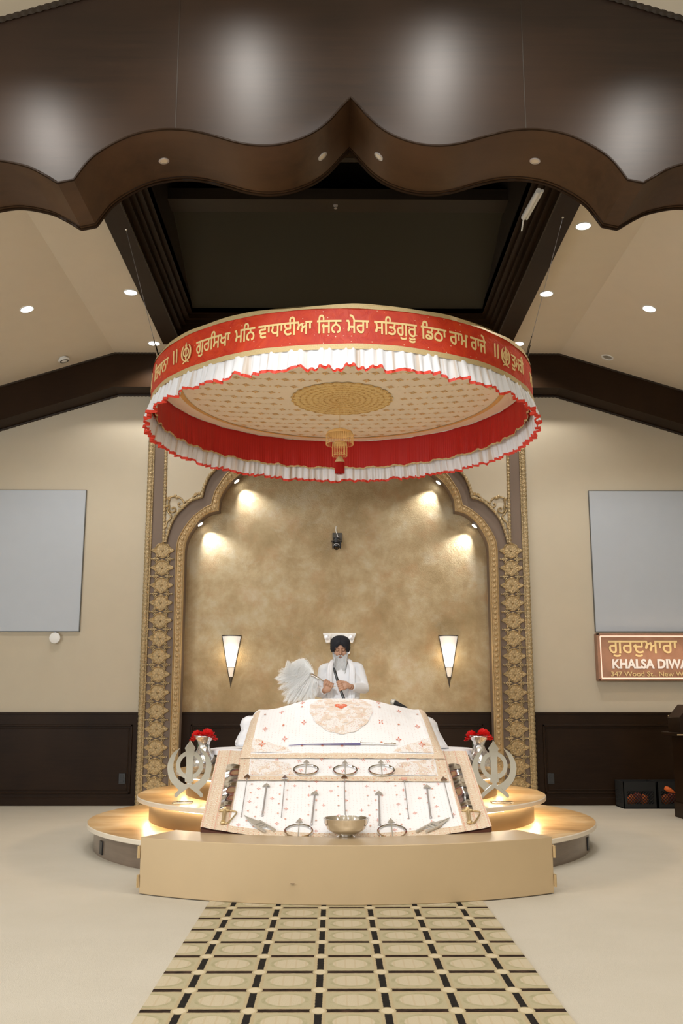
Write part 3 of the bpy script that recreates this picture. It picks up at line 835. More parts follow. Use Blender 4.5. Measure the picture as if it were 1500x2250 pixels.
light('sign_glow', 'AREA', (x0+1.2, YSG-.25, (z0+z1)/2), 2.0, (1,.68,.45), 2.2, (x0+1.2, YSG, (z0+z1)/2), t, sy=.25)

# ------------------------------------------------------------------ carpet runner
def runnermat():
    t = NT('patterned_runner_carpet'); x = t.xyz(t.obj())
    a = t.m('DIVIDE', x[0], .254); bq = t.m('ADD', t.m('DIVIDE', x[1], .265), .5)
    fx = t.m('ABSOLUTE', t.m('SUBTRACT', t.m('FRACT', t.m('ADD', a, 100.0)), .5))   # .5 on cell borders -> line at 0 after shift
    fy = t.m('ABSOLUTE', t.m('SUBTRACT', t.m('FRACT', t.m('ADD', bq, 100.0)), .5))
    # fx,fy: 0 = line centre, .5 = cell centre
    n = t.noise(t.obj(), 45, 3, .7)
    j = t.m('MULTIPLY', t.m('SUBTRACT', n, .5), .02)
    fx2 = t.m('ADD', fx, j); fy2 = t.m('ADD', fy, j)
    base = t.mix(n, (.42,.34,.205), (.49,.41,.26))
    inner = t.m('MULTIPLY', t.step(fx2, .10, .115), t.step(fy2, .12, .14))
    cx = t.m('DIVIDE', t.m('SUBTRACT', .5, fx), .33); cy = t.m('DIVIDE', t.m('SUBTRACT', .5, fy), .31)
    rr = t.m('SQRT', t.m('ADD', t.m('MULTIPLY', cx, cx), t.m('MULTIPLY', cy, cy)))
    ringm = t.m('MULTIPLY', t.step(rr, .86, .92), t.step(rr, 1.12, 1.05))
    col = t.mix(inner, base, (.45,.40,.26))
    col = t.mix(t.m('MULTIPLY', ringm, t.m('MULTIPLY', t.step(t.noise(t.obj(), 22, 3), .35, .65), .75)), col, (.33,.31,.18))
    col = t.mix(t.step(rr, .92, .86), col, (.55,.48,.345))
    st = t.m('ABSOLUTE', t.m('SUBTRACT', t.m('FRACT', t.m('MULTIPLY', a, 6.0)), .5))
    col = t.mix(t.m('MULTIPLY', t.step(st, .12, .05), t.m('MULTIPLY', .45, t.step(rr, 1.0, .9))), col, (.48,.38,.24))
    col = t.mix(t.step(fy2, .080, .068), col, t.mix(t.step(t.noise(t.obj((1,6,1)), 20, 2), .45, .7), (.022,.014,.010), (.075,.042,.03)))
    col = t.mix(t.step(fx2, .060, .050), col, t.mix(n, (.010,.009,.008), (.03,.025,.022)))
    ox = t.m('DIVIDE', fx, .125); oy = t.m('DIVIDE', fy, .155)
    ro = t.m('SQRT', t.m('ADD', t.m('MULTIPLY', ox, ox), t.m('MULTIPLY', oy, oy)))
    col = t.mix(t.step(ro, 1.05, .95), col, (.50,.42,.26)); col = t.mix(t.step(ro, .8, .7), col, (.62,.54,.38))
    t.bump(t.noise(t.obj(), 280, 2, .8), .5, .005)
    return t.fin(col, .95, 0, .1)
M['runner'] = runnermat()
pl, pr = Pz(298, 2237, 0), Pz(1254, 2237, 0); xm = (pl.x+pr.x)/2; hw = (pr.x-pl.x)/2
ru = B().box(-hw, hw, .8-4.661, 6.3-4.661, 0, .004).build('carpet_runner', M['runner']); ru.location = (xm, 4.661, 0)
# lines lie on half cells: shift the pattern by moving origin half a cell in y
tag(ru, 'beige checked carpet runner with dark bars leading up to the gold barrier', 'carpet runner')

# ------------------------------------------------------------------ platform
YP = 8.5
plat = thing('round_platform', 'three-tier round platform with glowing honey onyx steps', 'platform', (XS, YP, 0))
def tier(R, z, th, Rp, zp0_, pm, led):
    B().lathe([(Rp, zp0_), (Rp, z-th)], (XS, YP, 0), 128, 0, False).build('plinth', pm, plat)
    mb = B(); mb.lathe([(Rp-.4, z-th), (R-.004, z-th)], (XS, YP, 0), 128, 1, False); mb.lathe([(R-.004, z-th), (R, z-th+.004), (R, z-.006), (R-.006, z)], (XS, YP, 0), 128, 1, False)
    mb.lathe([(R-.006, z), (.0, z)], (XS, YP, 0), 128, 0, False); mb.build('onyx_top', [M['marble'], M['marble_edge']], plat)
    if led:
        lb = B(); lb.lathe([(Rp+.012, z-th-.012), (Rp+.012, z-th-.003), (Rp+.028, z-th-.003), (Rp+.028, z-th-.012), (Rp+.012, z-th-.012)], (XS, YP, 0), 96, 0, False)
        lb.build('led_strip', M['led'], plat)
tier(2.06, .20, .035, 2.00, 0, M['plinth'], False)
tier(1.68, .39, .035, 1.58, .20, M['brass_plinth'], True)
tier(1.375, .58, .03, 1.29, .39, M['brass_plinth'], True)
for (u, v) in ((223, 1878), (1291, 1876)):
    q = P(u, v, 7.6); dx = q.x-XS
    # on the plinth surface
    d = ray(u, v); tt = None
    A = d.x**2+d.y**2; Bq = 2*((CAM.x-XS)*d.x+(CAM.y-YP)*d.y); Cq = (CAM.x-XS)**2+(CAM.y-YP)**2-2.0**2
    disc = max(0, Bq*Bq-4*A*Cq); tt = (-Bq-math.sqrt(disc))/(2*A); q = CAM+d*tt; q.z = max(.07, min(.13, q.z)); nr = Vector((q.x-XS, q.y-YP, 0)).normalized()
    R = Vector((0,-1,0)).rotation_difference(nr)
    B().cbox(q+nr*.004, (.07,.012,.095), 0, R).build('floor_socket', M['black'], plat, bevel=.002)
light('led_glow', 'POINT', (XS-1.5, 8.3, .5), .0001, parent=plat)

# barrier
ZBX = 0
bt = thing('curved_barrier', 'low curved tan metal barrier step in front of the platform', 'barrier', (XS, 6.1, 0))
ZB = .325; xe = 1.235
cx0 = (P(306,1900,6.14).x+P(1216,1900,6.14).x)/2
fr = []
for i in range(41):
    a = lerp(-xe, xe, i/40); fr.append(Vector((cx0+a, 8.06-math.sqrt(2.28**2-a*a), 0)))
bk = [Vector((cx0+x, 8.06-math.sqrt(1.9**2-x*x), 0)) for x in (1.08,1.0,.9,.8,.7,.6,.5,.4,.3,.2,.1,0,-.1,-.2,-.3,-.4,-.5,-.6,-.7,-.8,-.9,-1.0,-1.08)]
pg = fr+bk
b = B(); b.prism([p+Vector((0,0,.0045)) for p in pg], (0,0,ZB-.0045)); b.build('metal_cover', M['barrier'], bt, smooth=30, bevel=.004)
for sg, end in ((-1, fr[0]), (1, fr[-1])):
    for zc_ in (.075, .24):
        h = B(); h.box(end.x+(-.012 if sg < 0 else .0), end.x+(.0 if sg < 0 else .012), end.y-.006, end.y+.035, zc_-.035, zc_+.035)
        h.cyl((end.x+sg*.010, end.y-.004, zc_-.035), (end.x+sg*.010, end.y-.004, zc_+.035), .006, n=8); h.build('hinge', M['flatgold'], bt)
for (u, v, l) in ((642, 1942, .022),):
    q = P(u, v, 5.79); B().box(q.x-l/2, q.x+l/2, 5.785, 5.80, q.z-.0015, q.z+.0015).build('scratch', M['bronze'], bt)

# ------------------------------------------------------------------ low table, board, cloths
tb = thing('low_table', 'low oval table with white top carrying the draped book', 'table', (XS, 8.17, .58))
B().lathe([(1.05,.715),(1.08,.72),(1.08,.75),(1.06,.758),(0,.76)], (XS, 8.17, 0), 96, 0, True, None, None, 1, .62).build('table_top', M['white'], tb)
B().lathe([(.60,.581),(.60,.716)], (XS, 8.17, 0), 48, 0, True, None, None, 1, .62).build('pedestal', M['wood'], tb)
SL = .358
def zpl(Y): return .765-SL*(7.5-Y)
NRM = Vector((0, -SL, 1)).normalized()
def Pc(u, v, off=0.0):   # ray on the sloping cloth
    d = ray(u, v); k = (.765-SL*7.5+SL*CAM.y-CAM.z)/(d.z-SL*d.y); return CAM+d*k+NRM*off
cTL, cTR, cBL, cBR = Pc(479,1651), Pc(1025,1652), Pc(440,1819), Pc(1080,1818)
def SLw(a, b_, off=0.0):
    top = cTL.lerp(cTR, a); bot = cBL.lerp(cBR, a); bot = bot + Vector((0,-1,-SL))*(.17*(1-(2*a-1)**2))
    return top.lerp(bot, b_)+NRM*off
bd = thing('display_board', 'dark wooden sloping board under the lower embroidered cloth', 'board', (XS, 6.9, .5))
bb = B(); bb.grid(lambda a, b_: SLw(a, b_, -.006), 24, 2); bb.grid(lambda a, b_: SLw(a, b_, -.030), 24, 2, flip=True)
for q in (0, 1):
    bb.grid(lambda a, b_: SLw(q, a, lerp(-.006, -.030, b_)), 2, 1, flip=bool(q)); bb.grid(lambda a, b_: SLw(a, q, lerp(-.006, -.030, b_)), 24, 1, flip=not q)
M['maroon'] = wood('maroon_board_wood', (.05,.018,.014), (.09,.032,.024), .4)
bb.build('board_panel', M['maroon'], bd)
for sg in (-1, 1):
    B().box(XS+sg*.5-.02, XS+sg*.5+.02, 7.2, 7.24, .58, zpl(7.2)-.03).build('strut', M['maroon'], bd)

def petal_cross(b, fn, s, t, ds, dt, mi, rot=0, eight=False):
    for k in range(8 if eight else 4):
        a = rot+k*PI/2 if not eight else k*PI/4
        r1 = 1.0 if (not eight or k % 2 == 0) else .6
        c, sn = cos(a), sin(a); pts = [(.18,0),(.55,.17),(1,0),(.55,-.17)]
        if eight and k % 2: pts = [(.25,0),(.5,.10),(1,0),(.5,-.10)]
        vs = [fn(s+ds*r1*(x*c-y*sn), t+dt*r1*(x*sn+y*c)) for x, y in pts]
        b.add(vs, [(0,1,2,3)], mi)
def dot(b, fn, s, t, ds, dt, mi, n=6):
    b.add([fn(s+ds*cos(2*PI*i/n), t+dt*sin(2*PI*i/n)) for i in range(n)], [tuple(range(n))], mi)
def blob(b, fn, c, rfun, mi, uvs, n=48, m=8):
    vs = []; uv = []
    for j in range(m+1):
        for i in range(n):
            a = 2*PI*i/n; r = rfun(a); s = c[0]+r[0]*cos(a)*j/m; t = max(.004, c[1]+r[1]*sin(a)*j/m)
            vs.append(fn(s, t)); uv.append(uvs(s, t))
    b.add(vs, [(j*n+i, (j+1)*n+i, (j+1)*n+(i+1)%n, j*n+(i+1)%n) for j in range(m) for i in range(n)], mi, uv)
def polydecal(b, fn, pts, mi, uvs):
    g = [[Vector((x, y, 0)) for x, y in pts]]; tr = tessellate_polygon(g)
    b.add([fn(x, y) for x, y in pts], [tuple(t) for t in tr], mi, [uvs(x, y) for x, y in pts])
M['beigesilk'] = plain('beige_silk_thread', (.78,.66,.56), .6)
CM = [M['sprig'], M['border'], M['lace'], M['redthread'], M['pinkthread'], M['beigesilk']]
# lower cloth
def rip(a, b_, k=1.0): return k*.0025*(sin(a*31+b_*5)+.6*sin(a*57-b_*9))
b = B(); W1, H1 = 1.8, 1.35
bw, bh = .10, .07
def mfL(a, b_): return 1 if (a < bw or a > 1-bw or b_ > 1-.055) else 0
b.grid(lambda a, b_: SLw(a, b_, .004+abs(rip(a, b_))), 60, 30, 0, lambda a, b_: (a*W1, b_*H1), flip=True, mf=mfL)
fn = lambda s, t: SLw(s, t, .010)
for r in range(11):
    for q in range(15):
        s = .13+q*.0535+(r % 2)*.026; t = .40+r*.052
        if s > .88 or t > .93: continue
        if (q+2*r) % 5 == 0: petal_cross(b, fn, s, t, .0085, .016, 3, 0, True)
        elif (q+r) % 2: dot(b, fn, s, t, .004, .007, 4)
for sg in (0, 1):   # edge line of the border
    for q in (bw-.006, .006, bw*.5):
        a0 = q if not sg else 1-q
        b.grid(lambda a, b_: SLw(a0+(a-.5)*.0022, b_, .0085), 1, 20, 4)
o = b.build('lower_cloth', CM, smooth=60); tag(o, 'white cloth with red sprigs and beige border on the sloping board under the weapons', 'cloth')
# middle cloth
mTL, mTR, mBL, mBR = Pc(527,1668), Pc(977,1668), Pc(522,1719), Pc(987,1722)
def SMw(s, t, off=0.0): return mTL.lerp(mTR, s).lerp(mBL.lerp(mBR, s), t)+NRM*(off+.014)
b = B(); b.grid(lambda a, b_: SMw(a, b_, abs(rip(a, b_, .8))), 60, 10, 0, lambda a, b_: (a*1.35, b_*.22), flip=True, mf=lambda a, b_: 1 if (a < .05 or a > .95 or b_ > .80) else 0)
fn = lambda s, t: SMw(s, t, .006)
for s, t in ((.18,.15),(.29,.20),(.40,.12),(.44,.45),(.60,.15),(.72,.2),(.82,.12),(.24,.5),(.57,.5),(.70,.55),(.30,.6),(.50,.62),(.78,.4)):
    petal_cross(b, fn, s, t, .012, .07, 3, .4)
for mirr in (0, 1):
    pp = [(.055,.10),(.10,.14),(.235,.28),(.25,.45),(.27,.62),(.31,.78),(.055,.79)]
    pp = [(1-x, y) for x, y in pp] if mirr else pp
    polydecal(b, fn, pp, 2, lambda s, t: (s*1.35, t*.22))
o = b.build('middle_cloth', CM, smooth=60); tag(o, 'narrow white embroidered cloth with beige border showing below the top cloth', 'cloth')
b = B()
# top cloth over the book
tb_l, tb_r = Pc(526,1672), Pc(978,1673)
OU = [(554,1574),(560,1566),(568,1560),(590,1559),(612,1556),(640,1548),(665,1541),(680,1537),(710,1536),(747,1536),(780,1536),(806,1537),(822,1540),(850,1547),(880,1553),(905,1559),(927,1560),(934,1566),(939,1574)]
OUx = [u for u, v in OU]; OUv = [v for u, v in OU]
def STw(s, t, off=0.0):
    u = lerp(554, 939, s); v = interp(u, OUx, OUv)
    e = min(s, 1-s); Yr = 8.10-.10*max(0, 1-e/.12)
    top = P(u, v, Yr); bot = tb_l.lerp(tb_r, s)
    p = top.lerp(bot, t)
    bulge = .05*sin(PI*min(1, t))*(1-.3*t)*min(1, e/.06)
    return p+Vector((0, -.45, .9)).normalized()*(bulge+off) + NRM*(.020*t)
b = B()
b.grid(lambda a, b_: STw(a, b_, abs(rip(a, b_*2, .9))), 80, 30, 0, lambda a, b_: (a*1.35, b_*.9), flip=True, mf=lambda a, b_: 1 if (a < .045 and b_ > .02) or a > .955 or b_ > .925 else 0)
b.grid(lambda a, b_: STw(a, 0)+Vector((0, .25*b_, -.32*b_*b_)), 80, 4, 0, lambda a, b_: (a*1.35, -.2*b_))
fn = lambda s, t: STw(s, t, .006)
def st(u, v): t = (v-1537)/135; return (u-lerp(554,526,t))/(lerp(939,978,t)-lerp(554,526,t)), t
def q7(x, y): return st(540+x/3.571, 1530+y/3.571)
for x, y in ((280,117),(443,52),(150,287),(455,267),(303,378),(1040,42),(1200,113),(1347,263),(1200,382)):
    s, t = q7(x, y); petal_cross(b, fn, s, t, .0155, .047, 3, 0, True)
s, t = q7(1060,257); petal_cross(b, fn, s, t, .017, .048, 3, PI/4)
for x, y in ((150,115),(440,105),(293,267),(1048,103),(1200,262),(1345,113),(440,428),(600,430),(755,432),(1065,410)):
    s, t = q7(x, y); dot(b, fn, s, t, .007, .018, 4); dot(b, lambda s, t: STw(s, t, .008), s, t, .003, .008, 3)
mc = q7(745, 130)
blob(b, fn, mc, lambda a: (.168*(1+.035*abs(sin(a*7))), (.46 if sin(a) > 0 else .25)*(1+.035*abs(sin(a*7)))), 2, lambda s, t: (s*1.35, t*.9), 84, 10)
f2 = lambda s, t: STw(s, t, .008)
for i in range(14):   # beige leaves inside the medallion
    a = 2*PI*i/14; rr_ = .62 if i % 2 else .35
    s = mc[0]+.168*rr_*cos(a); t = mc[1]+(.46 if sin(a) > 0 else .22)*rr_*sin(a)
    if t > .02: blob(b, f2, (s, t), lambda a: (.014, .030), 5, lambda s, t: (s, t), 10, 1)
s, t = q7(745, 118)
hp = []
for i in range(28):
    a = 2*PI*i/28; hx = 16*sin(a)**3; hy = 13*cos(a)-5*cos(2*a)-2*cos(3*a)-cos(4*a); hp.append((s+hx/16*.036, t+.01-hy/16*.065))
polydecal(b, f2, hp, 3, lambda s, t: (s, t))
for k in range(5): petal_cross(b, lambda s, t: STw(s, t, .010), s-.018+.009*k, t+.0+.006*(2-abs(k-2)), .005, .02, 2, 0)
for mirr in (0, 1):
    pp = [(.048,.68),(.075,.71),(.12,.76),(.16,.80),(.19,.83),(.225,.86),(.25,.92),(.048,.92)]
    pp = [(1-x, y) for x, y in pp] if mirr else pp
    polydecal(b, fn, pp, 2, lambda s, t: (s*1.35, t*.9))
    petal_cross(b, f2, .90 if mirr else .10, .80, .02, .05, 3, .5, True)
o = b.build('top_cloth', CM, smooth=60); tag(o, 'large white embroidered cloth with round beige medallion draped over the holy book', 'cloth')
# white underlay / bolsters
def bol(us, label, nm='side_drape'):
    bb = B(); c0 = [P(u, v, 8.02) for u, v in us[0]]; 
    rows = []
    for k in range(9):
        a = k/8; ring_ = []
        for j in range(15):
            q = j/14; x = interp(q, [i/(len(us[0])-1) for i in range(len(us[0]))], [p.x for p in c0]); z = interp(q, [i/(len(us[0])-1) for i in range(len(us[0]))], [p.z for p in c0])
            x2 = us[1]
            px = P(x2, 1600, 8.02).x
            ring_.append(Vector((lerp(x, px, sin(a*PI/2)), 8.02-.14*sin(a*PI/2)*1.0+.012*sin(q*19+a*7), z+.0*a)))
        rows.append(ring_)
    bb.grid(lambda a, b_: rows[round(a*8)][round(b_*14)], 8, 14)
    bb.grid(lambda a, b_: Vector((rows[0][round(b_*14)].x+.25*a*(1 if us[1] > us[0][0][0] else -1), 8.02+.4*a, rows[0][round(b_*14)].z)), 4, 14)
    o = bb.build(nm, M['white'], smooth=180, solid=.01); tag(o, label, 'cloth'); return o
bol(([(545,1574),(533,1580),(528,1592),(531,1604),(524,1616),(518,1628),(517,1636),(520,1639)], 575), 'plain white cloth bulging out left of the embroidered top cloth')
bol(([(940,1576),(950,1580),(959,1590),(962,1604),(968,1616),(976,1630),(983,1641),(986,1644)], 915), 'plain white cloth bulging out right of the embroidered top cloth')
tag(B().lathe([(.0,.0),(.30,.0),(.42,.03),(.45,.09),(.42,.16),(.30,.20),(0,.21)], (XS, 8.5, .762), 40, 0, True, None, None, 1.55, .5).build('white_cushion', M['white'], smooth=180), 'white cushion under the top cloth behind the weapons', 'cushion')

# ------------------------------------------------------------------ things on the cloth
Yd = (Vector((0,1,SL))).normalized(); Xd = Vector((1,0,0))
def local_frame(c): return lambda x, y, h: c+Xd*x+Yd*y+NRM*h
def emblem(uc, vtop, vb_, rpx, vc, label, lift=.004):
    c = Pc(uc, vc, lift+.012); sc_ = (c-CAM).length/FPX; R = rpx*sc_
    F = local_frame(c); t = thing('steel_throwing_ring', label, 'ring weapon', c, 'steel rings each crossed by a small dagger')
    bb = B(); prof = [(R,-.003),(R-.002,.003),(R-.012,.004),(R-.014,-.001),(R-.012,-.003),(R,-.003)]
    vs = []
    for (r, h) in prof:
        for i in range(48): a = 2*PI*i/48; vs.append(F(r*cos(a), r*sin(a), h))
    bb.add(vs, [(j*48+i, j*48+(i+1)%48, (j+1)*48+(i+1)%48, (j+1)*48+i) for j in range(len(prof)-1) for i in range(48)])
    bb.build('ring', M['steel'], t)
    bb = B(); L0 = -R*.9; L1 = R*1.15
    bb.prism([F(-.003,L0,.004),F(.003,L0,.004),F(.003,L1,.004),F(-.003,L1,.004)], NRM*.005)
    bb.prism([F(-.022,L1-.005,.004),F(.022,L1-.005,.004),F(.012,L1+.02,.004),F(0,L1+.055,.004),F(-.012,L1+.02,.004)], NRM*.005)
    bb.build('dagger', M['steel_dim'], t)
emblem(672, 1680, 1709, 28, 1699, 'steel ring with dagger on middle cloth, left of the row of three', .016)
emblem(758, 1680, 1709, 27, 1700, 'steel ring with dagger on middle cloth, centre of the row of three', .016)
emblem(838, 1680, 1709, 29, 1700, 'steel ring with dagger on middle cloth, right of the row of three', .016)
emblem(656, 1806, 1838, 31, 1831, 'steel ring with dagger at the bottom of the lower cloth, left of the bowl')
emblem(861, 1806, 1838, 32, 1832, 'steel ring with dagger at the bottom of the lower cloth, right of the bowl')
def arrow(a, c, thick, head, label, offh=.012):
    p1 = Pc(*a, offh); p0 = Pc(*c, .012); d = (p0-p1); d.normalize(); sd = d.cross(NRM).normalized()
    t = thing('steel_arrow', label, 'arrow', p0, 'arrows laid on the lower cloth')
    r = .0065 if thick else .003; w_ = .026 if thick else .022; hl = .055
    hm = {'b': M['bronze'], 's': M['steel'], 'g': M['steel_dim'], 'f': M['pinkthread']}[head]
    bb = B(); bb.tube([p1+d*hl*.6, p0], r, 8); bb.ell(p0, (r*1.5, r*1.5, r*1.5), 8, 6); bb.build('shaft', M['greytube'], t)
    bb = B()
    if head == 'f': bb.prism([p1+sd*w_+d*.02, p1-sd*w_+d*.02, p1-sd*w_*.7+d*.045, p1+sd*w_*.7+d*.045], NRM*.007)
    elif thick: bb.prism([p1, p1+sd*w_*.6+d*.025, p1+sd*w_+d*hl, p1+sd*.008+d*hl*.8, p1-sd*.008+d*hl*.8, p1-sd*w_+d*hl, p1-sd*w_*.6+d*.025], NRM*.007)
    else: bb.prism([p1, p1+sd*w_+d*hl, p1-sd*w_+d*hl], NRM*.006)
    bb.build('arrowhead', hm, t)
arrow((544,1708),(530,1798),0,'b','thin arrow with dark triangular tip, leftmost of the arrows', .022)
arrow((586,1726),(576,1796),1,'g','thick grey arrow with barbed tip, second arrow from the left')
arrow((626,1711),(618,1799),0,'s','thin arrow with bright triangular tip, third arrow from the left', .022)
arrow((692,1743),(684,1815),1,'g','thick grey arrow with barbed tip, just left of the steel bowl')
arrow((756,1709),(758,1794),0,'b','thin arrow with dark triangular tip rising behind the bowl', .022)
arrow((832,1743),(834,1816),1,'g','thick grey arrow with barbed tip, just right of the steel bowl')
arrow((887,1714),(898,1802),0,'f','thin arrow with flat reddish tip right of the bowl', .022)
arrow((937,1729),(946,1800),1,'g','thick grey arrow with barbed tip, second arrow from the right')
arrow((973,1714),(995,1800),0,'b','thin arrow with dark triangular tip, rightmost of the arrows', .022)
# broad swords
def broad(a, c, wt, wb, he, sg, label):
    t = thing('broad_sword', label, 'sword', Pc(*c, .012), 'broad steel swords at the cloth sides')
    pa, pb, pe = Pc(*a, .02), Pc(*c, .014), Pc(*he, .016)
    k = (pa-CAM).length/FPX
    N = 14; bb = B()
    def fnn(x, y):
        p = pa.lerp(pb, y); w_ = lerp(wt, wb, y)*k*.5
        return p+Xd*((x-.5)*2*w_)+NRM*(.003*sin(y*15)+.0016*sin(y*33+1+x*3)+.006*(1-abs(2*x-1)))
    bb.grid(fnn, 4, 28, flip=True); bb.grid(lambda x, y: fnn(x, y)-NRM*.012, 4, 28)
    bb.build('blade', M['steel'] , t, smooth=180)
    bb = B(); d = (pe-pb).normalized(); sd = Xd
    bb.tube([pb-d*.01, pb+d*.03, pe-d*.02, pe], [.010,.014,.012,.018], 10)
    bb.ell(pe, (.020,.018,.012), 10, 8); bb.ell(pb-d*.004, (.042,.012,.010), 10, 8); bb.ell(pb-d*.02, (.018,.012,.02), 10, 8)
    bb.tube(crom([pb+sd*.035, pb+sd*.065+d*.01, pb+sd*.075+d*.04, pe+sd*.03, pe]), .005, 6)
    bb.build('hilt', M['brass'], t, smooth=60)
broad((513,1686),(494,1786),27,20,(490,1813),1,'broad shiny sword with brass hilt along the left cloth border')
broad((997,1685),(1027,1786),24,21,(1031,1812),-1,'broad shiny sword with brass hilt along the right cloth border')
def katar(tip, e1, e2, label):
    pt, p1, p2 = Pc(*tip, .014), Pc(*e1, .014), Pc(*e2, .014); mid = (p1+p2)/2; L = (mid-pt); d = L.normalized(); sd = d.cross(NRM).normalized(); L = L.length
    t = thing('punch_dagger', label, 'dagger', pt, 'punch daggers at the bottom of the lower cloth')
    bb = B(); ps = pt+d*L*.48; w_ = .030
    for h, dn in ((0, 1),):
        bb.prism([pt, ps+sd*w_, ps-sd*w_], NRM*.004); bb.prism([pt+NRM*.004, ps+sd*.004+NRM*.004, ps-sd*.004+NRM*.004], NRM*.004)
    bb.build('blade', M['steel_dim'], t)
    bb = B(); bb.prism([ps+sd*.034-d*.01, ps-sd*.034-d*.01, ps-sd*.034+d*.02, ps+sd*.034+d*.02], NRM*.010)
    for sg, e in ((1, p1), (-1, p2)):
        s2 = sg if (p1-mid).dot(sd) > 0 else -sg
        bb.prism([ps+sd*s2*.034, ps+sd*s2*.022, e-sd*s2*.008, e+sd*s2*.006], NRM*.009)
    bb.tube([ps+d*L*.16+sd*.030+NRM*.006, ps+d*L*.16-sd*.030+NRM*.006], .007, 8); bb.tube([ps+d*L*.26+sd*.032+NRM*.006, ps+d*L*.26-sd*.032+NRM*.006], .005, 8)
    bb.build('handle_frame', M['steel_dim'], t)
katar((537,1798),(604,1830),(583,1834),'steel punch dagger pointing up left beside the left broad sword')
katar((989,1802),(914,1833),(936,1834),'steel punch dagger pointing up right beside the right broad sword')
# long sword across the top cloth
def Pt(u, v, off=.012): s, t = st(u, v); return STw(s, t, off)
t = thing('long_sword', 'slim sword in violet and silver lying across the bottom of the top cloth', 'sword', Pt(751,1650))
B().tube([Pt(lerp(634,792,i/12), lerp(1651,1650,i/12), .014) for i in range(13)], [lerp(.002,.0075,i/12) for i in range(13)], 8).build('scabbard', M['purple'], t)
b = B(); b.tube([Pt(lerp(792,866,i/8), 1649.5, .016) for i in range(9)], [.0085,.008,.007,.008,.006,.007,.006,.006,.007], 8)
for u_ in (792, 839, 861): b.cbox(Pt(u_, 1649, .018), (.006, .010, .022))
b.ell(Pt(867,1649,.016), (.012,.009,.009), 8, 6); b.build('hilt', M['steel'], t, smooth=50)
# bowl
c = P(760, 1797, 6.16); RB = 48*(c-CAM).length/FPX
t = thing('steel_bowl', 'hammered steel bowl on a short foot in front of the cloth', 'bowl', (c.x, 6.16, ZB))
def dent(a, j): return 1+.006*sin(a*17+j*2)
zb_ = c.z; hb = zb_-ZB
b = B(); b.lathe([(.035,.10*hb),(.075,.18*hb),(.115,.42*hb),(.134,.75*hb),(RB,.97*hb),(RB+.003,hb),(RB-.002,hb),(.128,.72*hb),(.108,.45*hb),(.07,.25*hb),(.0,.2*hb)], (c.x, 6.16, ZB), 48, 0, False, None, dent)
b.build('bowl_body', M['steel'], t, smooth=60)
B().lathe([(.055,0),(.05,.004),(.04,.012),(.036,.14*hb)], (c.x, 6.16, ZB), 32).build('foot', M['steel'], t, smooth=60)

# ------------------------------------------------------------------ khanda stands
def khanda(uc, vc, label, base):
    Yk = 7.51; c = P(uc, vc, Yk); k = .00337
    t = thing('khanda_emblem_stand', label, 'emblem', (c.x, Yk, .39), 'pair of steel emblem stands')
    def F(x, y, dy=0): return Vector((c.x+x*k, Yk+dy, c.z-y*k))
    T = Vector((0,.006,0))
    b = B(); b.prism([F(x,y) for x, y in ((0,-54),(12,-36),(10,-32),(10,-26),(8,-21),(7.5,0),(7.5,28),(10,29),(9.5,36),(5,37),(4,46),(-4,46),(-5,37),(-9.5,36),(-10,29),(-7.5,28),(-7.5,0),(-8,-21),(-10,-26),(-10,-32),(-12,-36))], T)
    b.build('double_edged_sword', M['acrylic'], t, bevel=.001)
    b = B(); vs = []; N = 64
    for (r, dy) in ((30,.001),(21,.001),(21,.007),(30,.007)):
        vs += [F(r*cos(2*PI*i/N), r*sin(2*PI*i/N), dy) for i in range(N)]
    b.add(vs, [((j*N)+i, j*N+(i+1)%N, ((j+1)%4)*N+(i+1)%N, ((j+1)%4)*N+i) for j in range(4) for i in range(N)]); b.build('ring', M['acrylic'], t, smooth=30)
    for sg in (-1, 1):
        outer = crom([Vector(p) for p in ((22,-37,0),(38,-25,0),(48,-4,0),(48,14,0),(42,32,0),(30,46,0),(20,55,0))], 4); inner = crom([Vector(p) for p in ((5,43,0),(20,34,0),(32,20,0),(36,0,0),(32,-18,0),(22,-37,0))], 4)[:-1]
        dy = -.007*(sg > 0)-.002
        b = B(); b.prism([F(sg*p.x, p.y, dy) for p in outer+[Vector((15,49,0))]+inner], T)
        hb_ = [(6,42),(-2,50),(-12,57),(-22,65),(-26,70),(-31,69),(-31,63),(-26,57),(-14,48),(-4,40)]
        b.prism([F(sg*x, y-1, dy) for x, y in hb_], T)
        b.build('curved_sword', M['acrylic'], t)
    z0 = .39; b = B(); b.box(c.x-.010, c.x+.010, Yk+.004, Yk+.012, z0+.012, c.z-.12); b.build('post', M['clear'], t)
    B().box(c.x+base[0], c.x+base[1], Yk-.045, Yk+.05, z0+.001, z0+.012).build('base_plate', M['clear'], t, bevel=.002)
khanda(416.5, 1681, 'polished steel crossed-sword emblem stand left of the cloths', (-.115,.03))
khanda(1085, 1682, 'polished steel crossed-sword emblem stand right of the cloths', (-.03,.13))
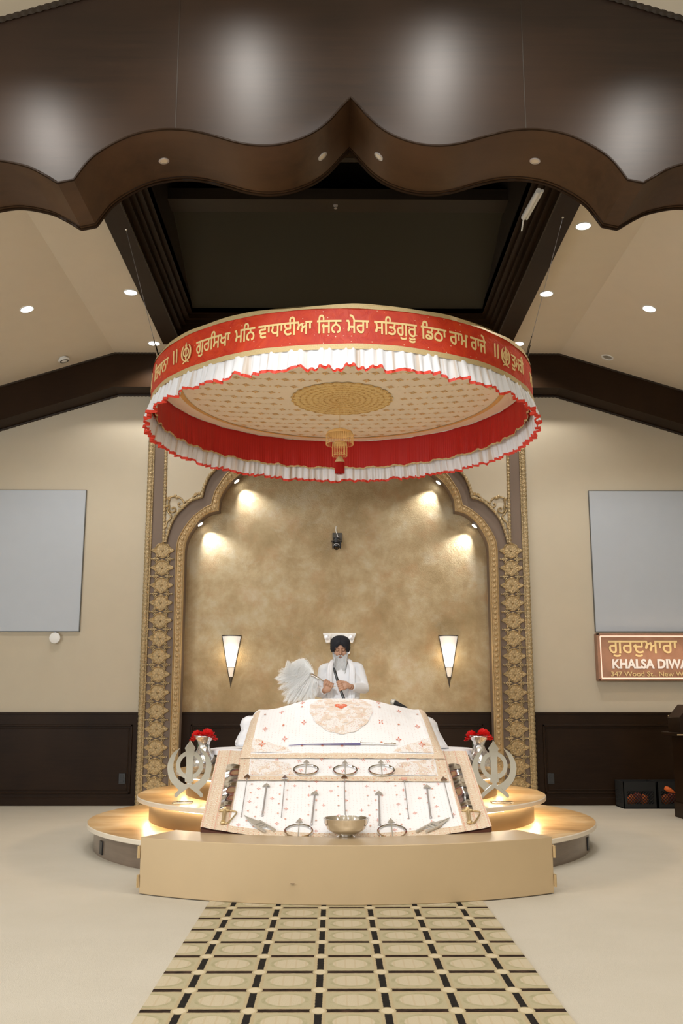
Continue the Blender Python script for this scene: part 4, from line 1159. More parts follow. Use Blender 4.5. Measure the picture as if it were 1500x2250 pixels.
# vases and roses
def petalrose(c, R, lean, label):
    t = thing('red_rose', label, 'flower', c, 'red roses in the silver vases')
    b = B(); Rm = Euler(lean).to_matrix()
    for ring_, (n, r, h, op) in enumerate(((3,.25,.95,.05),(4,.42,.92,.25),(5,.62,.78,.5),(6,.82,.55,.85),(7,1.0,.30,1.15))):
        for i in range(n):
            a0 = 2*PI*i/n+ring_*.7+random.uniform(-.15,.15)
            def fnp(x, y):
                w_ = (x-.5)*2; wa = w_*(PI/n)*1.25
                rr_ = R*r*(.25+.75*y)+R*.10*sin(y*PI)*op; z = R*(h*y**.8 - .18*op*y*y - .14*w_*w_*y) + R*.05*sin(w_*5+i)
                edge_ = 1+.10*y*y*op
                return Vector(c)+Rm @ Vector((rr_*edge_*cos(a0+wa), rr_*edge_*sin(a0+wa), z))
            b.grid(fnp, 6, 5)
    b.build('petals', M['rose'], t, smooth=180)
    B().ell(Vector(c)+Vector((0,0,.01)), (R*.3,R*.3,R*.35), 8, 6).tube([c, Vector(c)+Vector((0,0,-.10))], .004, 6).build('stem', M['leaf'], t)
    return t
def vase(uc, label, side, lb):
    c = P(uc, 1616, 7.90); zt3 = c.z; z0 = .58; H = zt3-z0
    t = thing('mosaic_vase', label, 'vase', (c.x, 7.90, z0), 'pair of silver vases')
    prof = [(.045,0),(.075,.05),(.098,.16),(.105,.28),(.098,.40),(.072,.53),(.050,.64),(.044,.74),(.050,.84),(.068,.93),(.086,1.0),(.082,1.0),(.062,.92),(.044,.83),(.038,.74)]
    B().lathe([(r, h*H) for r, h in prof], (c.x, 7.90, z0), 40, 0, True).build('vase_body', M['mosaic'], t, smooth=180)
    petalrose((c.x+.030, 7.87, zt3-.018), .074, (-.25,.15,0), 'brighter red rose on the right in the %s silver vase' % side)
    petalrose((c.x-.048, 7.91, zt3-.020), .064, (-.2,-.35,0), 'darker red rose on the left in the %s silver vase' % side)
vase(448.5, 'silver mosaic vase behind the left emblem stand', 'left', 0)
vase(1051.5, 'silver mosaic vase behind the right emblem stand', 'right', 1)

# ------------------------------------------------------------------ canopy
KC = Vector((P(751,900,8.2).x, 8.2, 0)); RC = 1.64
can = thing('round_canopy', 'red and gold round fabric canopy with white ruffles hanging over the platform', 'canopy', (KC.x, KC.y, 3.6))
NS = 360
def cyl(b, r0, z0, r1, z1, mi=0, uvs=True, n=NS, rows=1, wob=None, flip=False):
    def fnc(a, b_):
        ph = 2*PI*a; r = lerp(r0, r1, b_); z = lerp(z0, z1, b_)
        if wob: dr, dz = wob(ph, b_); r += dr; z += dz
        return Vector((KC.x+r*sin(ph), KC.y-r*cos(ph), z))
    b.grid(fnc, n, rows, mi, (lambda a, b_: (2*PI*a*RC, lerp(z0, z1, b_))) if uvs else None, flip=flip)
def wb(ph, t): return (.006*sin(9*ph)+.004*sin(23*ph), .006*sin(5*ph+1)*(1-t))
b = B(); cyl(b, RC, 3.555, RC-.01, 3.845, 0, rows=6, wob=lambda ph, t: (.0012*sin(40*ph+9*t), 0)); b.build('band', M['red'], can, smooth=180); band = bpy.data.objects['band']
b = B(); cyl(b, RC+.004, 3.525, RC+.004, 3.565, 0, rows=1, wob=lambda ph, t: (.002*sin(30*ph), .003*sin(11*ph)))
cyl(b, RC-.004, 3.835, RC-.012, 3.868, 0, rows=1, wob=lambda ph, t: (.002*sin(30*ph), .006*t*sin(7*ph)+.006*t*sin(13*ph+1)))
b.build('gold_trim', M['goldtrim'], band, smooth=180)
b = B(); b.lathe([(RC-.012,3.866),(RC-.2,3.90),(RC-.7,3.94),(.5,3.97),(0,3.98)], (KC.x,KC.y,0), 90, 0, False, None, lambda a, j: 1+.003*sin(12*a)); b.build('top_cover', M['goldtrim'], can, smooth=180)
def ruff(ph, t): 
    e = .25+.75*t; k = sin(150*ph+2.2*sin(7*ph)+1.3*sin(17*ph)); k = math.copysign(abs(k)**.6, k); k2 = sin(47*ph+1.5*sin(5*ph))
    return (e*(.016*k+.014*k2), .008*e*k2+.006*e*sin(23*ph)+.005*e*sin(61*ph))
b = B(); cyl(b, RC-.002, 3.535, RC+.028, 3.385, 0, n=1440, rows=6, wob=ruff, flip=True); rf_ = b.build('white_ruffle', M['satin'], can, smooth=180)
def ruff2(ph, t):
    a, z = ruff(ph, 1); return (a+.010*sin(160*ph+2*sin(9*ph)), z+.004*sin(90*ph))
b = B(); cyl(b, RC+.028, 3.390, RC+.031, 3.366, 0, n=1440, rows=1, wob=ruff2, flip=True); b.build('red_ruffle_hem', M['redhem'], rf_, smooth=180)
# inner pleated red layer
def pl1(ph, t): k = sin(210*ph+3*sin(11*ph)); return (-.006*abs(k)*(.4+.6*t)-.016*t*max(0,sin(41*ph+1.4*sin(9*ph))), .006*t*sin(41*ph)+.003*t*sin(73*ph))
b = B(); cyl(b, RC-.035, 3.80, RC-.035, 3.50, 0, n=1440, rows=5, wob=pl1); ip_ = b.build('red_inner_pleats', M['redpleat'], can, smooth=180)
b = B(); cyl(b, RC-.037, 3.503, RC-.037, 3.487, 0, n=1440, rows=1, wob=lambda ph, t: (pl1(ph,1)[0]-.004, pl1(ph,1)[1]+.003*sin(140*ph))); b.build('gold_inner_hem', M['goldtrim'], ip_, smooth=180)
def zc_(r): return 3.70+.085*(r/1.62)**2
b = B(); b.lathe([(r, zc_(r)+.0) for r in (0,.2,.45,.8,1.1,1.3,1.45,1.55,RC-.04)], (KC.x,KC.y,0), 120, 0, False, None, lambda a, j: 1)
cyl(b, RC-.055, 3.775, RC-.04, 3.795, 1, n=240, rows=1, wob=lambda ph, t: (.004*sin(40*ph), 0.003*sin(25*ph)))
def CP(x, y, off=.004): r = math.hypot(x, y); return Vector((KC.x+x, KC.y+y, zc_(r)-off))
def mot(x, y, s):
    for k in range(8):
        a = k*PI/4+.2; r1 = s*(1 if k % 2 == 0 else .75); c_, s_ = cos(a), sin(a)
        b.add([CP(x+r1*(p*c_-q*s_), y+r1*(p*s_+q*c_)) for p, q in ((.15,0),(.55,.20),(1,0),(.55,-.20))], [(0,1,2,3)], 2)
pitch = .135
for j in range(-12, 13):
    for i in range(-12, 13):
        x = (i+.5*(j % 2))*pitch; y = j*.158; r = math.hypot(x, y)
        if r < 1.34 and r > .50: mot(x, y, .040)
        x2 = x+pitch*.5; r = math.hypot(x2, y)
        if .5 < r < 1.34: b.add([CP(x2-.012, y), CP(x2, y+.008), CP(x2+.012, y), CP(x2, y-.008)], [(0,1,2,3)], 2)
N = 160; rs_ = [0,.06,.12,.18,.25,.32,.38,.43]
vs = []; uv = []
for r in rs_:
    for i in range(N):
        a = 2*PI*i/N; q = r*(1+(.045*abs(sin(a*14)) if r > .4 else 0)); vs.append(CP(q*cos(a), q*sin(a), .006)); uv.append((r, a))
b.add(vs, [(j*N+i, (j+1)*N+i, (j+1)*N+(i+1)%N, j*N+(i+1)%N) for j in range(len(rs_)-1) for i in range(N)], 3, uv)
vs = []; 
for r in (1.385, 1.435): vs += [CP(r*cos(2*PI*i/N), r*sin(2*PI*i/N), .005) for i in range(N)]
b.add(vs, [(i, N+i, N+(i+1)%N, (i+1)%N) for i in range(N)], 2)
b.build('embroidered_lining', [M['cream'], M['satin'], M['motif'], M['medal']], can, smooth=180)
# lettering
def phi_of(u):
    lo, hi = -85.0, 85.0
    def uu(ph):
        a = rad(ph); x = KC.x+RC*sin(a); y = KC.y-RC*cos(a); q = Vector((x, y, 3.7))-CAM; l = RM.transposed() @ q; return 750+FPX*l.x/-l.z
    for _ in range(40):
        m_ = (lo+hi)/2
        if uu(m_) < u: lo = m_
        else: hi = m_
    return rad((lo+hi)/2)
ZT = 3.655; HT = .155
def word(u0, u1, text, a0=None, a1=None):
    b = B()
    p0 = phi_of(u0) if a0 is None else rad(a0); p1 = phi_of(u1) if a1 is None else rad(a1)
    def fnt(x, y, k):
        a = lerp(p0, p1, x); r = RC+.001-.01*max(0, min(1, (ZT+(y-.05)*HT-3.555)/.29))+k; return Vector((KC.x+r*sin(a), KC.y-r*cos(a), ZT+(y-.05)*HT))
    add_text(b, text, fnt, 0, .0045, .014)
    b.build('lettering', M['letters'], band, smooth=0)
for u0, u1, s in ((430,505,'ਗੁਰਿਸਖਾ'),(515,560,'ਮਿਨ'),(567,686,'ਵਾਧਾਈਆ'),(696,750,'ਿਜਨ'),(761,811,'ਮੇਰਾ'),(822,916,'ਸਿਤਗੁਰੂ'),(925,981,'ਿਡਠਾ'),(988,1028,'ਰਾਮ'),(1034,1068,'ਰਾਜੇ')):
    word(u0, u1, s)
word(0,0,'ਿਨਧਾਨਾ',-69,-56.5); word(0,0,'ਤੀ',-79.5,-73.5)
word(0,0,'ਤੁਮਰੀ',53,61.5); word(0,0,'ਸ',69,73.5)
def bar(a):
    a = rad(a); b = B()
    b.tube([Vector((KC.x+(RC+.006)*sin(a), KC.y-(RC+.006)*cos(a), z)) for z in (3.645, 3.755)], .006, 6)
    b.build('lettering', M['letters'], band, smooth=0)
for a in (44.3,45.6,-51.0,-52.6): bar(a)
def khanda_flat(b, fn, k):
    pr = lambda pts: b.prism([fn(x*k, y*k, 0) for x, y in pts], fn(0,0,.005)-fn(0,0,0))
    pr([(0,54),(8,38),(5,30),(4,-28),(8,-34),(3,-38),(3,-56),(-3,-56),(-3,-38),(-8,-34),(-4,-28),(-5,30),(-8,38)])
    N = 32
    vs = [fn(r*k*cos(2*PI*i/N), r*k*sin(2*PI*i/N), h) for r, h in ((26,.0),(26,.005),(18,.005),(18,0)) for i in range(N)]
    b.add(vs, [(j*N+i, j*N+(i+1)%N, (j+1)*N+(i+1)%N, (j+1)*N+i) for j in range(3) for i in range(N)])
    for sg in (-1, 1):
        o_ = crom([Vector((*p,0)) for p in ((20,42),(36,28),(44,2),(38,-26),(24,-42),(2,-50))], 3); i_ = crom([Vector((*p,0)) for p in ((10,-42),(24,-30),(32,-8),(32,14),(20,42))], 3)[:-1]
        pr([(sg*p.x, p.y) for p in o_+i_]); b.tube([fn(sg*2*k, -44*k, .004), fn(-sg*26*k, -58*k, .004)], 3*k, 6)
for a in (-46.3, 49.2):
    b = B(); a_ = rad(a)
    khanda_flat(b, lambda x, y, h: Vector((KC.x+(RC+.006+h)*sin(a_+x/RC), KC.y-(RC+.006+h)*cos(a_+x/RC), 3.692+y)), .00145)
    b.build('khanda_motif', M['letters'], band, smooth=0)
# pendant
pd = thing('beaded_pendant', 'amber beaded pendant with red tassel hanging from the canopy centre', 'pendant', (KC.x, KC.y, 3.69))
px_ = P(746, 1000, 8.2).x; C0 = Vector((px_, 8.2, 0))
B().tube([(px_,8.2,3.70),(px_,8.2,3.15)], .002, 6).build('cord', M['beads'], pd)
def dome(R, z, h): B().lathe([(R,z),(R*.92,z+h*.5),(R*.6,z+h*.85),(R*.15,z+h),(0,z+h*1.02)], C0, 32, 0, False).build('bead_dome', M['beads'], pd, smooth=180)
dome(.118, 3.405, .045); dome(.064, 3.315, .03)
def fringe(R, z1, z0, n, mat, r=.0016, name='bead_fringe', loop=True):
    bb = B()
    for i in range(n):
        a = 2*PI*i/n; a2 = 2*PI*(i+1)/n; p = lambda q, z: (C0.x+R*cos(q), C0.y+R*sin(q), z)
        bb.tube([p(a, z1), p(a, z0+.008)], r, 4, cap=False)
        if loop: bb.tube([p(a, z0+.008), p((a+a2)/2, z0-.004), p(a2, z0+.008)], r, 4, cap=False)
    bb.build(name, mat, pd)
fringe(.118, 3.405, 3.318, 44, M['beads']); fringe(.064, 3.315, 3.215, 24, M['beads']); fringe(.045, 3.315, 3.235, 16, M['beads'])
B().lathe([(.042,3.155),(.042,3.165),(.028,3.19),(.010,3.21),(0,3.212)], C0, 24).build('tassel_cap', M['goldtrim'], pd, smooth=60)
fringe(.040, 3.157, 3.05, 26, M['redpleat'], .003, 'red_tassel', False); fringe(.026, 3.157, 3.05, 16, M['redpleat'], .003, 'red_tassel', False)
fringe(.040, 3.052, 3.042, 20, M['whiteplastic'], .003, 'tassel_beads', False)
# suspension wires
def wire(a, b_, label):
    an = rad(68 if a[0] > 750 else -68); pa = Vector((KC.x+(RC-.02)*sin(an), KC.y-(RC-.02)*cos(an), 3.885)); pb = Pz(*b_, 5.17); t = thing('suspension_wire', label, 'wire', pa, 'wires holding up the canopy')
    dirv = (pb-pa).normalized()
    B().tube([pa, pb], .0022, 5).build('cable', M['greytube'], t)
    bb = B(); bb.tube([pa+dirv*.0, pa+dirv*.12], .010, 8); bb.tube([pa+dirv*.12, pa+dirv*.2], .005, 6); bb.ell(pb, (.012,.012,.008), 8, 6); bb.build('turnbuckle', M['steel'], t)
wire((346,783),(277,505),'thin steel wire and hook at the left rim of the canopy')
wire((1156,768),(1236,478),'thin steel wire and hook at the right rim of the canopy')

can.rotation_euler.x = -.0137; can.location.z += .0225
# ------------------------------------------------------------------ ceiling fittings
def ceil_hit(u, v):
    d = ray(u, v); k = (5.22-CAM.z)/d.z; p = CAM+d*k
    if abs(p.x-.03) > 2.65:
        sg = 1 if p.x > 0 else -1    # z = 5.22 - .315*(sg*(x-.03)-2.65)
        k = (5.22+.315*(2.65+sg*.03)-CAM.z-.315*sg*CAM.x)/(d.z+.315*sg*d.x); p = CAM+d*k
        return p, Vector((-sg*.315,0,-1)).normalized()
    return p, Vector((0,0,-1))
def downlight(p, nrm, label, on=True, power=P_STAGE, r=.060, grp='lit downlights in the cream stage ceiling', face=None, spot=130):
    t = thing('recessed_downlight', label, 'downlight', p, grp)
    B().lathe([(r+.014,.0),(r+.013,.006),(r+.002,.007),(r,.002)], p, 28, 0, False, nrm).build('trim_ring', M['whiteplastic'], t)
    B().lathe([(r,.003),(0,.004)], p, 28, 0, False, nrm).build('lamp_face', face or M['lamp'], t)
    if on and power: light('lamp_light', 'SPOT', Vector(p)+Vector((0,0,-.03)), power, NEUT, .05, Vector(p)+Vector((0,0,-2)), t, spot, .5)
for (u, v, lb) in ((59,679,'lit downlight in the far left of the cream ceiling'),(287,642,'lit downlight in the left ceiling beside the dark coffer'),(338.5,754,'lit downlight just above the left rim of the canopy'),
               (1281,496,'lit downlight beside the right tip of the valance'),(1200,645,'lit downlight in the right ceiling beside the dark coffer'),(1138,755,'lit downlight just above the right rim of the canopy'),(1426,678,'lit downlight in the far right of the cream ceiling')):
    p, n_ = ceil_hit(u, v); downlight(p, n_, lb)
p, n_ = ceil_hit(1334, 785)
t = thing('unlit_downlight', 'unlit can light in the right ceiling above the beam', 'downlight', p)
B().lathe([(.072,0),(.070,.008),(.052,.006),(.044,-.01)], p, 28, 0, False, n_).build('trim_ring', M['whiteplastic'], t)
B().lathe([(.05,.002),(.045,-.0),(0,.0015)], p, 28, 0, False, n_).build('reflector', M['steel_dim'], t)
p, n_ = ceil_hit(139, 786)
t = thing('smoke_detector', 'round white detector in the left ceiling above the beam', 'detector', p)
B().lathe([(.045,0),(.045,.02),(.065,.022),(.066,.034),(.05,.045),(.0,.05)], p, 28, 0, True, n_).build('housing', M['whiteplastic'], t)
B().lathe([(.051,.046),(.040,.049),(.036,.049)], p, 28, 0, False, n_).build('vent_ring', M['bracket'], t)
# lights in valance soffit (unlit)
def soffit_z(x):
    best = min(range(len(EP)-1), key=lambda i: abs((EP[i].x+EP[i+1].x)/2-x)); a, c = EP[best], EP[best+1]
    f_ = (x-a.x)/(c.x-a.x) if abs(c.x-a.x) > 1e-6 else 0
    return lerp(a.z, c.z, max(0, min(1, f_))), Vector((c.z-a.z, 0, -(c.x-a.x))).normalized()
for (u, v, lb) in ((360,353,'outer left unlit spotlight in the underside of the wooden valance'),(708,343,'inner left unlit spotlight in the underside of the wooden valance'),(832,343,'inner right unlit spotlight in the underside of the wooden valance'),(1175,353,'outer right unlit spotlight in the underside of the wooden valance')):
    d = ray(u, v); bp_ = None
    for i in range(200):
        Y = lerp(Y1, Y2, i/199); q = P(u, v, Y); z, n_ = soffit_z(q.x)
        if q.z >= z: bp_ = (Vector((q.x, Y, z)), n_); break
    if bp_ is None: bp_ = (Vector((P(u,v,5.9).x, 5.9, soffit_z(P(u,v,5.9).x)[0])), Vector((0,0,-1)))
    n2 = bp_[1] if bp_[1].z < 0 else -bp_[1]
    t = thing('soffit_spotlight', lb, 'spotlight', bp_[0], 'small spotlights in the valance underside')
    B().lathe([(.036,-.002),(.035,.005),(.026,.006)], bp_[0], 24, 0, False, n2).build('trim_ring', M['silverring'], t)
    B().lathe([(.027,.004),(0,.005)], bp_[0], 24, 0, False, n2).build('lens', M['lamp_off'], t)
# hall downlights over and in front of the valance (these wash its face)
for x in (-2.16, -.66, .78, 2.24):
    z = zga(x)-.01; sg = -1 if x > XF else 1
    downlight((x, 4.47, z), Vector((0,0,-1)), 'hall ceiling downlight washing the valance, %s' % {-2.16:'far left',-.66:'centre left',.78:'centre right',2.24:'far right'}[x], power=P_WASH, grp='hall downlights in front of the valance', spot=150)
for j, y in enumerate((2.2, -1.0, -4.6)):
    for i, x in enumerate((-5.0, -1.8, 1.8, 5.0)):
        downlight((x, y, zga(x)-.01), Vector((0,0,-1)), 'hall ceiling downlight behind the viewer, %s row, %s' % (('front','middle','rear')[j], ('far left','centre left','centre right','far right')[i]), power=P_HALL, grp='hall ceiling downlights', spot=150)
# added fill lamps, out of view, brightening the book and the seated man
t = thing('added_fill_spot', 'added unseen fill light in the hall aimed at the draped book', 'spotlight', (0.1, 3.4, 6.0))
B().lathe([(.05,0),(.06,.12),(.05,.13)], (0.1,3.4,6.0), 20, 0, True, (0,.55,-.8)).build('housing', M['black'], t)
light('book_fill', 'SPOT', (0.1, 3.5, 5.85), P_FRONT, (.88,.94,1.0), .08, (XS, 7.9, .85), t, 44, .9)
t = thing('added_fill_spot', 'added unseen fill light far back in the hall aimed at the seated man', 'spotlight', (-1.6, -2.0, 5.5))
B().lathe([(.05,0),(.06,.12),(.05,.13)], (-1.6,-2.0,5.45), 20, 0, True, (.12,.9,-.35)).build('housing', M['black'], t)
light('man_fill', 'SPOT', (-1.58, -1.85, 5.40), P_MAN, (.90,.95,1.0), .06, (XS-.1, 9.45, 1.40), t, 12, .8)  # extra lamp added to lift the man's white tunic and whisk
# white tube fixture in coffer
b = B(); t = thing('linear_light_fixture', 'white linear fixture on the right side of the dark coffer', 'light fixture', Px(1165,450,1.60))
pa, pb = Px(1150,478,1.58), Px(1183,419,1.58); pa.x = pb.x = 1.58
qb = Vector((1.58, pa.y, pa.z)); pq = Px(1183,419,1.58)
B().tube([pa, pq], .022, 10).build('tube', M['whiteplastic'], t); B().tube([pa+Vector((.03,.02,0)), pq+Vector((.03,0,0))], .012, 8).build('rail', M['whiteplastic'], t)
B().tube([pa+Vector((0,-.01,.0)), pa+Vector((.0,.10,-.07))], .007, 6).build('end_clip', M['whiteplastic'], t)
q = P(737, 459, 8.66); t = thing('sprinkler_head', 'small sprinkler head in the dark coffer above the canopy', 'sprinkler', q)
B().lathe([(.022,0),(.02,-.012),(.008,-.014),(.008,-.03),(.016,-.032),(.016,-.035)], (q.x, 8.66, 5.82), 16).build('head', M['silverring'], t)

# ------------------------------------------------------------------ crates and lectern
def crate(u0, u1, label, n_items, top_item):
    p0, p1 = Pz(u0, 1776, .001), Pz(u1, 1776, .001); x0, x1 = p0.x, p1.x; y0 = 11.0; y1 = y0+.33; H = .285
    t = thing('milk_crate', label, 'crate', ((x0+x1)/2, (y0+y1)/2, 0), 'black crates by the wall')
    b = B(); th = .008
    def lattice(o, ux, L, nn):
        ux = Vector(ux); o = Vector(o); nr = Vector(nn)
        def bx(a, c, z0, z1):
            q = [o+ux*a+Vector((0,0,z0)), o+ux*c+Vector((0,0,z0)), o+ux*c+Vector((0,0,z1)), o+ux*a+Vector((0,0,z1))]; b.prism(q, nr*th)
        bx(0, L, 0, .05); bx(0, L, H-.10, H); bx(0, .035, .05, H-.1); bx(L-.035, L, .05, H-.1)
        n = 9
        for i in range(-4, n+1):
            for sg in (1, -1):
                a = .035+(L-.07)*i/n; zz0, zz1 = .05, H-.10; c = a+(zz1-zz0)*1.0
                s0, s1 = (a, c)
                lo, hi = .035, L-.035
                ta, tb_ = max(0, (lo-s0)/(s1-s0)), min(1, (hi-s0)/(s1-s0))
                if ta >= tb_: continue
                A_ = s0+(s1-s0)*ta; C_ = s0+(s1-s0)*tb_; za = zz0+(zz1-zz0)*ta; zc2 = zz0+(zz1-zz0)*tb_
                if sg < 0: A_, C_ = L-A_, L-C_
                b.tube([o+ux*A_+Vector((0,0,za))+nr*.004, o+ux*C_+Vector((0,0,zc2))+nr*.004], .004, 4)
    lattice((x0,y0,0),(1,0,0),x1-x0,(0,1,0)); lattice((x0,y1-th,0),(1,0,0),x1-x0,(0,1,0)); lattice((x0,y0,0),(0,1,0),y1-y0,(1,0,0)); lattice((x1-th,y0,0),(0,1,0),y1-y0,(1,0,0))
    b.box(x0, x1, y0, y1, 0.002, .01); b.build('crate_body', M['crate'], t)
    for i in range(n_items):
        q = Vector((lerp(x0+.08, x1-.08, (i+.5)/n_items), y0+.10, .085+.02*(i % 2)))
        o = B().ell(q, (.055,.05,.06), 12, 8).build('net_bag', M['bag' if i % 2 else 'orange'], smooth=180)
        tag(o, 'orange-red bundle inside the %s' % label, 'bundle', 'bundles in the black crates')
    return x0, x1, y0
crate(1368, 1441, 'left black milk crate by the right wall panel', 3, 0)
x0, x1, y0 = crate(1443, 1517, 'right black milk crate beside the lectern', 3, 1)
q = P(1471, 1736, 10.99)
o = B().tube([q+Vector((-.04,.03,.02)), q+Vector((0,.0,.0)), q+Vector((.06,-.005,-.03))], [.03,.025,.004], 10).build('orange_cloth', M['orange'], smooth=180)
tag(o, 'bright orange cloth tip poking out of the right crate', 'cloth')
Yl = 9.85; t = thing('lectern', 'dark wooden lectern cut off by the right picture edge', 'lectern', (P(1500,1800,Yl).x, Yl, 0))
X = lambda u: P(u, 1700, Yl+.4).x; Z = lambda v: P(1480, v, Yl).z
B().box(X(1480), X(1480)+.62, Yl, Yl+.4, .10, Z(1612)).build('cabinet', M['wood'], t, bevel=.006)
B().prism([(X(1477),Yl-.01,0),(X(1477),Yl-.01,.15),(X(1477),Yl+.41,.15),(X(1477),Yl+.41,0)], (.6,0,0)).build('base', M['wood'], t, bevel=.004)
B().box(X(1459), X(1459)+.80, Yl-.06, Yl+.42, Z(1617), Z(1610)).build('shelf_top', M['wood'], t, bevel=.003)
B().box(X(1459)-.002, X(1459)+.80, Yl-.062, Yl-.058, Z(1615.5), Z(1613)).build('shelf_trim', M['flatgold'], t)
B().prism([(X(1470),Yl,Z(1612)),(X(1470),Yl,Z(1577)),(X(1494),Yl,Z(1548)),(X(1494)+.45,Yl,Z(1548)),(X(1494)+.55,Yl,Z(1577)),(X(1494)+.55,Yl,Z(1612))], (0,.35,0)).build('reading_desk', M['wood'], t, bevel=.004)
B().ell(P(1468,1573,Yl+.33), (.008,.008,.008), 8, 6).build('knob', M['brass'], t)

# ------------------------------------------------------------------ person
def remesh(b, name, mat, parent, voxel, smooth_it=4, sm=.6):
    me = bpy.data.meshes.new('tmp'); me.from_pydata(b.v, [], b.f); me.update()
    ob = bpy.data.objects.new('tmp', me); COL.objects.link(ob)
    import bmesh as _bm
    q = _bm.new(); q.from_mesh(me); _bm.ops.recalc_face_normals(q, faces=q.faces); q.to_mesh(me); q.free()
    r = ob.modifiers.new('r', 'REMESH'); r.mode = 'VOXEL'; r.voxel_size = voxel
    s_ = ob.modifiers.new('s', 'SMOOTH'); s_.iterations = smooth_it; s_.factor = sm
    dg = bpy.context.evaluated_depsgraph_get(); dg.update()
    nm = bpy.data.meshes.new_from_object(ob.evaluated_get(dg)); nm.name = name
    bpy.data.objects.remove(ob)
    nm.materials.clear(); nm.materials.append(mat); nm.polygons.foreach_set('use_smooth', [True]*len(nm.polygons))
    o = bpy.data.objects.new(name, nm); COL.objects.link(o); o.parent = parent; o.matrix_parent_inverse = Matrix.Translation(parent.location).inverted()
    return o
YM = 9.5
E0 = P(747.5, 1429, YM-.05)      # between the eyes
man = thing('person', 'seated man in white tunic and black turban with grey beard holding whisk and sword', 'person', (E0.x, YM, .68))
HR = Matrix.Rotation(rad(12), 3, 'X')   # chin down
def Hd(x, y, z): return E0+HR @ Vector((x, y+.07, z))
hb = B()
def he(c, r, n=14, m=10, R=None): hb.ell(Hd(*c), r, n, m, 0, HR if R is None else HR @ R)
he((0,.02,.022),(.074,.092,.102),24,16); he((0,-.018,-.045),(.060,.064,.072),20,14); he((0,-.03,-.098),(.034,.036,.024))
he((0,-.082,.0),(.010,.014,.03)); he((0,-.096,-.028),(.0125,.014,.012)); he((.012,-.086,-.032),(.008,.010,.008)); he((-.012,-.086,-.032),(.008,.010,.008))
for sg in (-1, 1):
    he((sg*.030,-.066,.020),(.025,.014,.0075)); he((sg*.036,-.056,-.030),(.024,.020,.022)); he((sg*.029,-.0645,.000),(.0155,.0135,.0115)); he((sg*.074,.015,-.012),(.008,.020,.030))
he((0,-.078,-.060),(.022,.010,.0055)); he((0,-.077,-.069),(.019,.010,.006))
# neck, trunk and limbs
SL_, SR_ = P(712,1471,YM), P(786,1468,YM)
EL, ER = P(702,1522,YM-.03), P(801,1513,YM-.03)
WL, WR = P(714,1517,YM-.25), P(769,1509,YM-.27)
zn = E0.z
neck0 = Vector((E0.x+.005, YM, zn-.20)); hb.tube([Hd(0,.03,-.05), neck0], [.052,.058], 14)
hb.tube([Vector((E0.x, YM, .80)), Vector((E0.x, YM, 1.0)), Vector((E0.x, YM, 1.25)), Vector((E0.x, YM, zn-.22)), Vector((E0.x, YM, zn-.17))], [.15,.14,.15,.13,.06], 20, flat=.72, up=(0,1,0))
for S_, E_, W_ in ((SL_, EL, WL), (SR_, ER, WR)):
    hb.tube([S_, S_.lerp(E_, .5), E_], [.052,.046,.038], 12); hb.tube([E_, E_.lerp(W_, .5), W_], [.038,.033,.026], 12); hb.ell(E_, (.038,.038,.038), 10, 8); hb.ell(S_, (.056,.05,.05), 12, 8)
# hands gripping
def grip(C, axis, wdir, W_, front):
    a = Vector(axis).normalized(); n_ = Vector(front); n_ = (n_-a*n_.dot(a)).normalized(); e1 = a.cross(n_).normalized()
    if e1.dot(wdir) > 0: e1 = -e1
    R0 = .019
    palm = C-e1*.042-n_*.004
    Rm = Matrix((e1, a, n_)).transposed()
    hb.ell(palm, (.044,.040,.017), 14, 10, 0, Rm)
    hb.tube([W_, W_.lerp(palm-e1*.02, .6), palm-e1*.01], [.026,.024,.022], 12)
    for k in range(4):
        off = (k-1.5)*.0205; ln = (.95,1.06,1.0,.84)[k]; pts = []; rr_ = []
        for j in range(9):
            th = rad(lerp(168, 168-235*ln, j/8)); q = R0*(1.12 if j < 2 else 1); pts.append(C+a*off+e1*(q*cos(th))+n_*(q*sin(th)))
            rr_.append((.0096,.0094,.0100,.0090,.0088,.0092,.0083,.0080,.0066)[j])
        pts.insert(0, palm+a*off*.95+e1*.006+n_*.004); rr_.insert(0, .0098)
        hb.tube(pts, rr_, 8); hb.ell(pts[-1], (.0066,.0066,.0066), 8, 6)
    th0 = palm-a*.030+n_*.006
    hb.tube([palm-a*.012-e1*.012, th0, C-a*.046+n_*.012-e1*.014, C-a*.050+n_*.020+e1*.010, C-a*.044+n_*.022+e1*.026], [.015,.0135,.0110,.0100,.0072], 8)
CLH = P(723.5,1503,YM-.29); CRH = P(748,1509,YM-.31)
wh0, wh1 = P(686,1484,YM-.29), P(736,1510,YM-.29)
sw0, sw1 = P(733,1467,YM-.26), P(768,1566,YM-.33)
grip(CLH, wh1-wh0, WL-CLH, WL, (0,-1,0)); swd = (sw1-sw0)
tq = (CRH.z-sw0.z)/swd.z; CRH = sw0+swd*tq
grip(CRH, swd, WR-CRH, WR, (0,-1,0))
tq = (CLH.x-wh0.x)/(wh1.x-wh0.x)
remesh(hb, 'body', M['skin'], man, .0032, 2, .5)
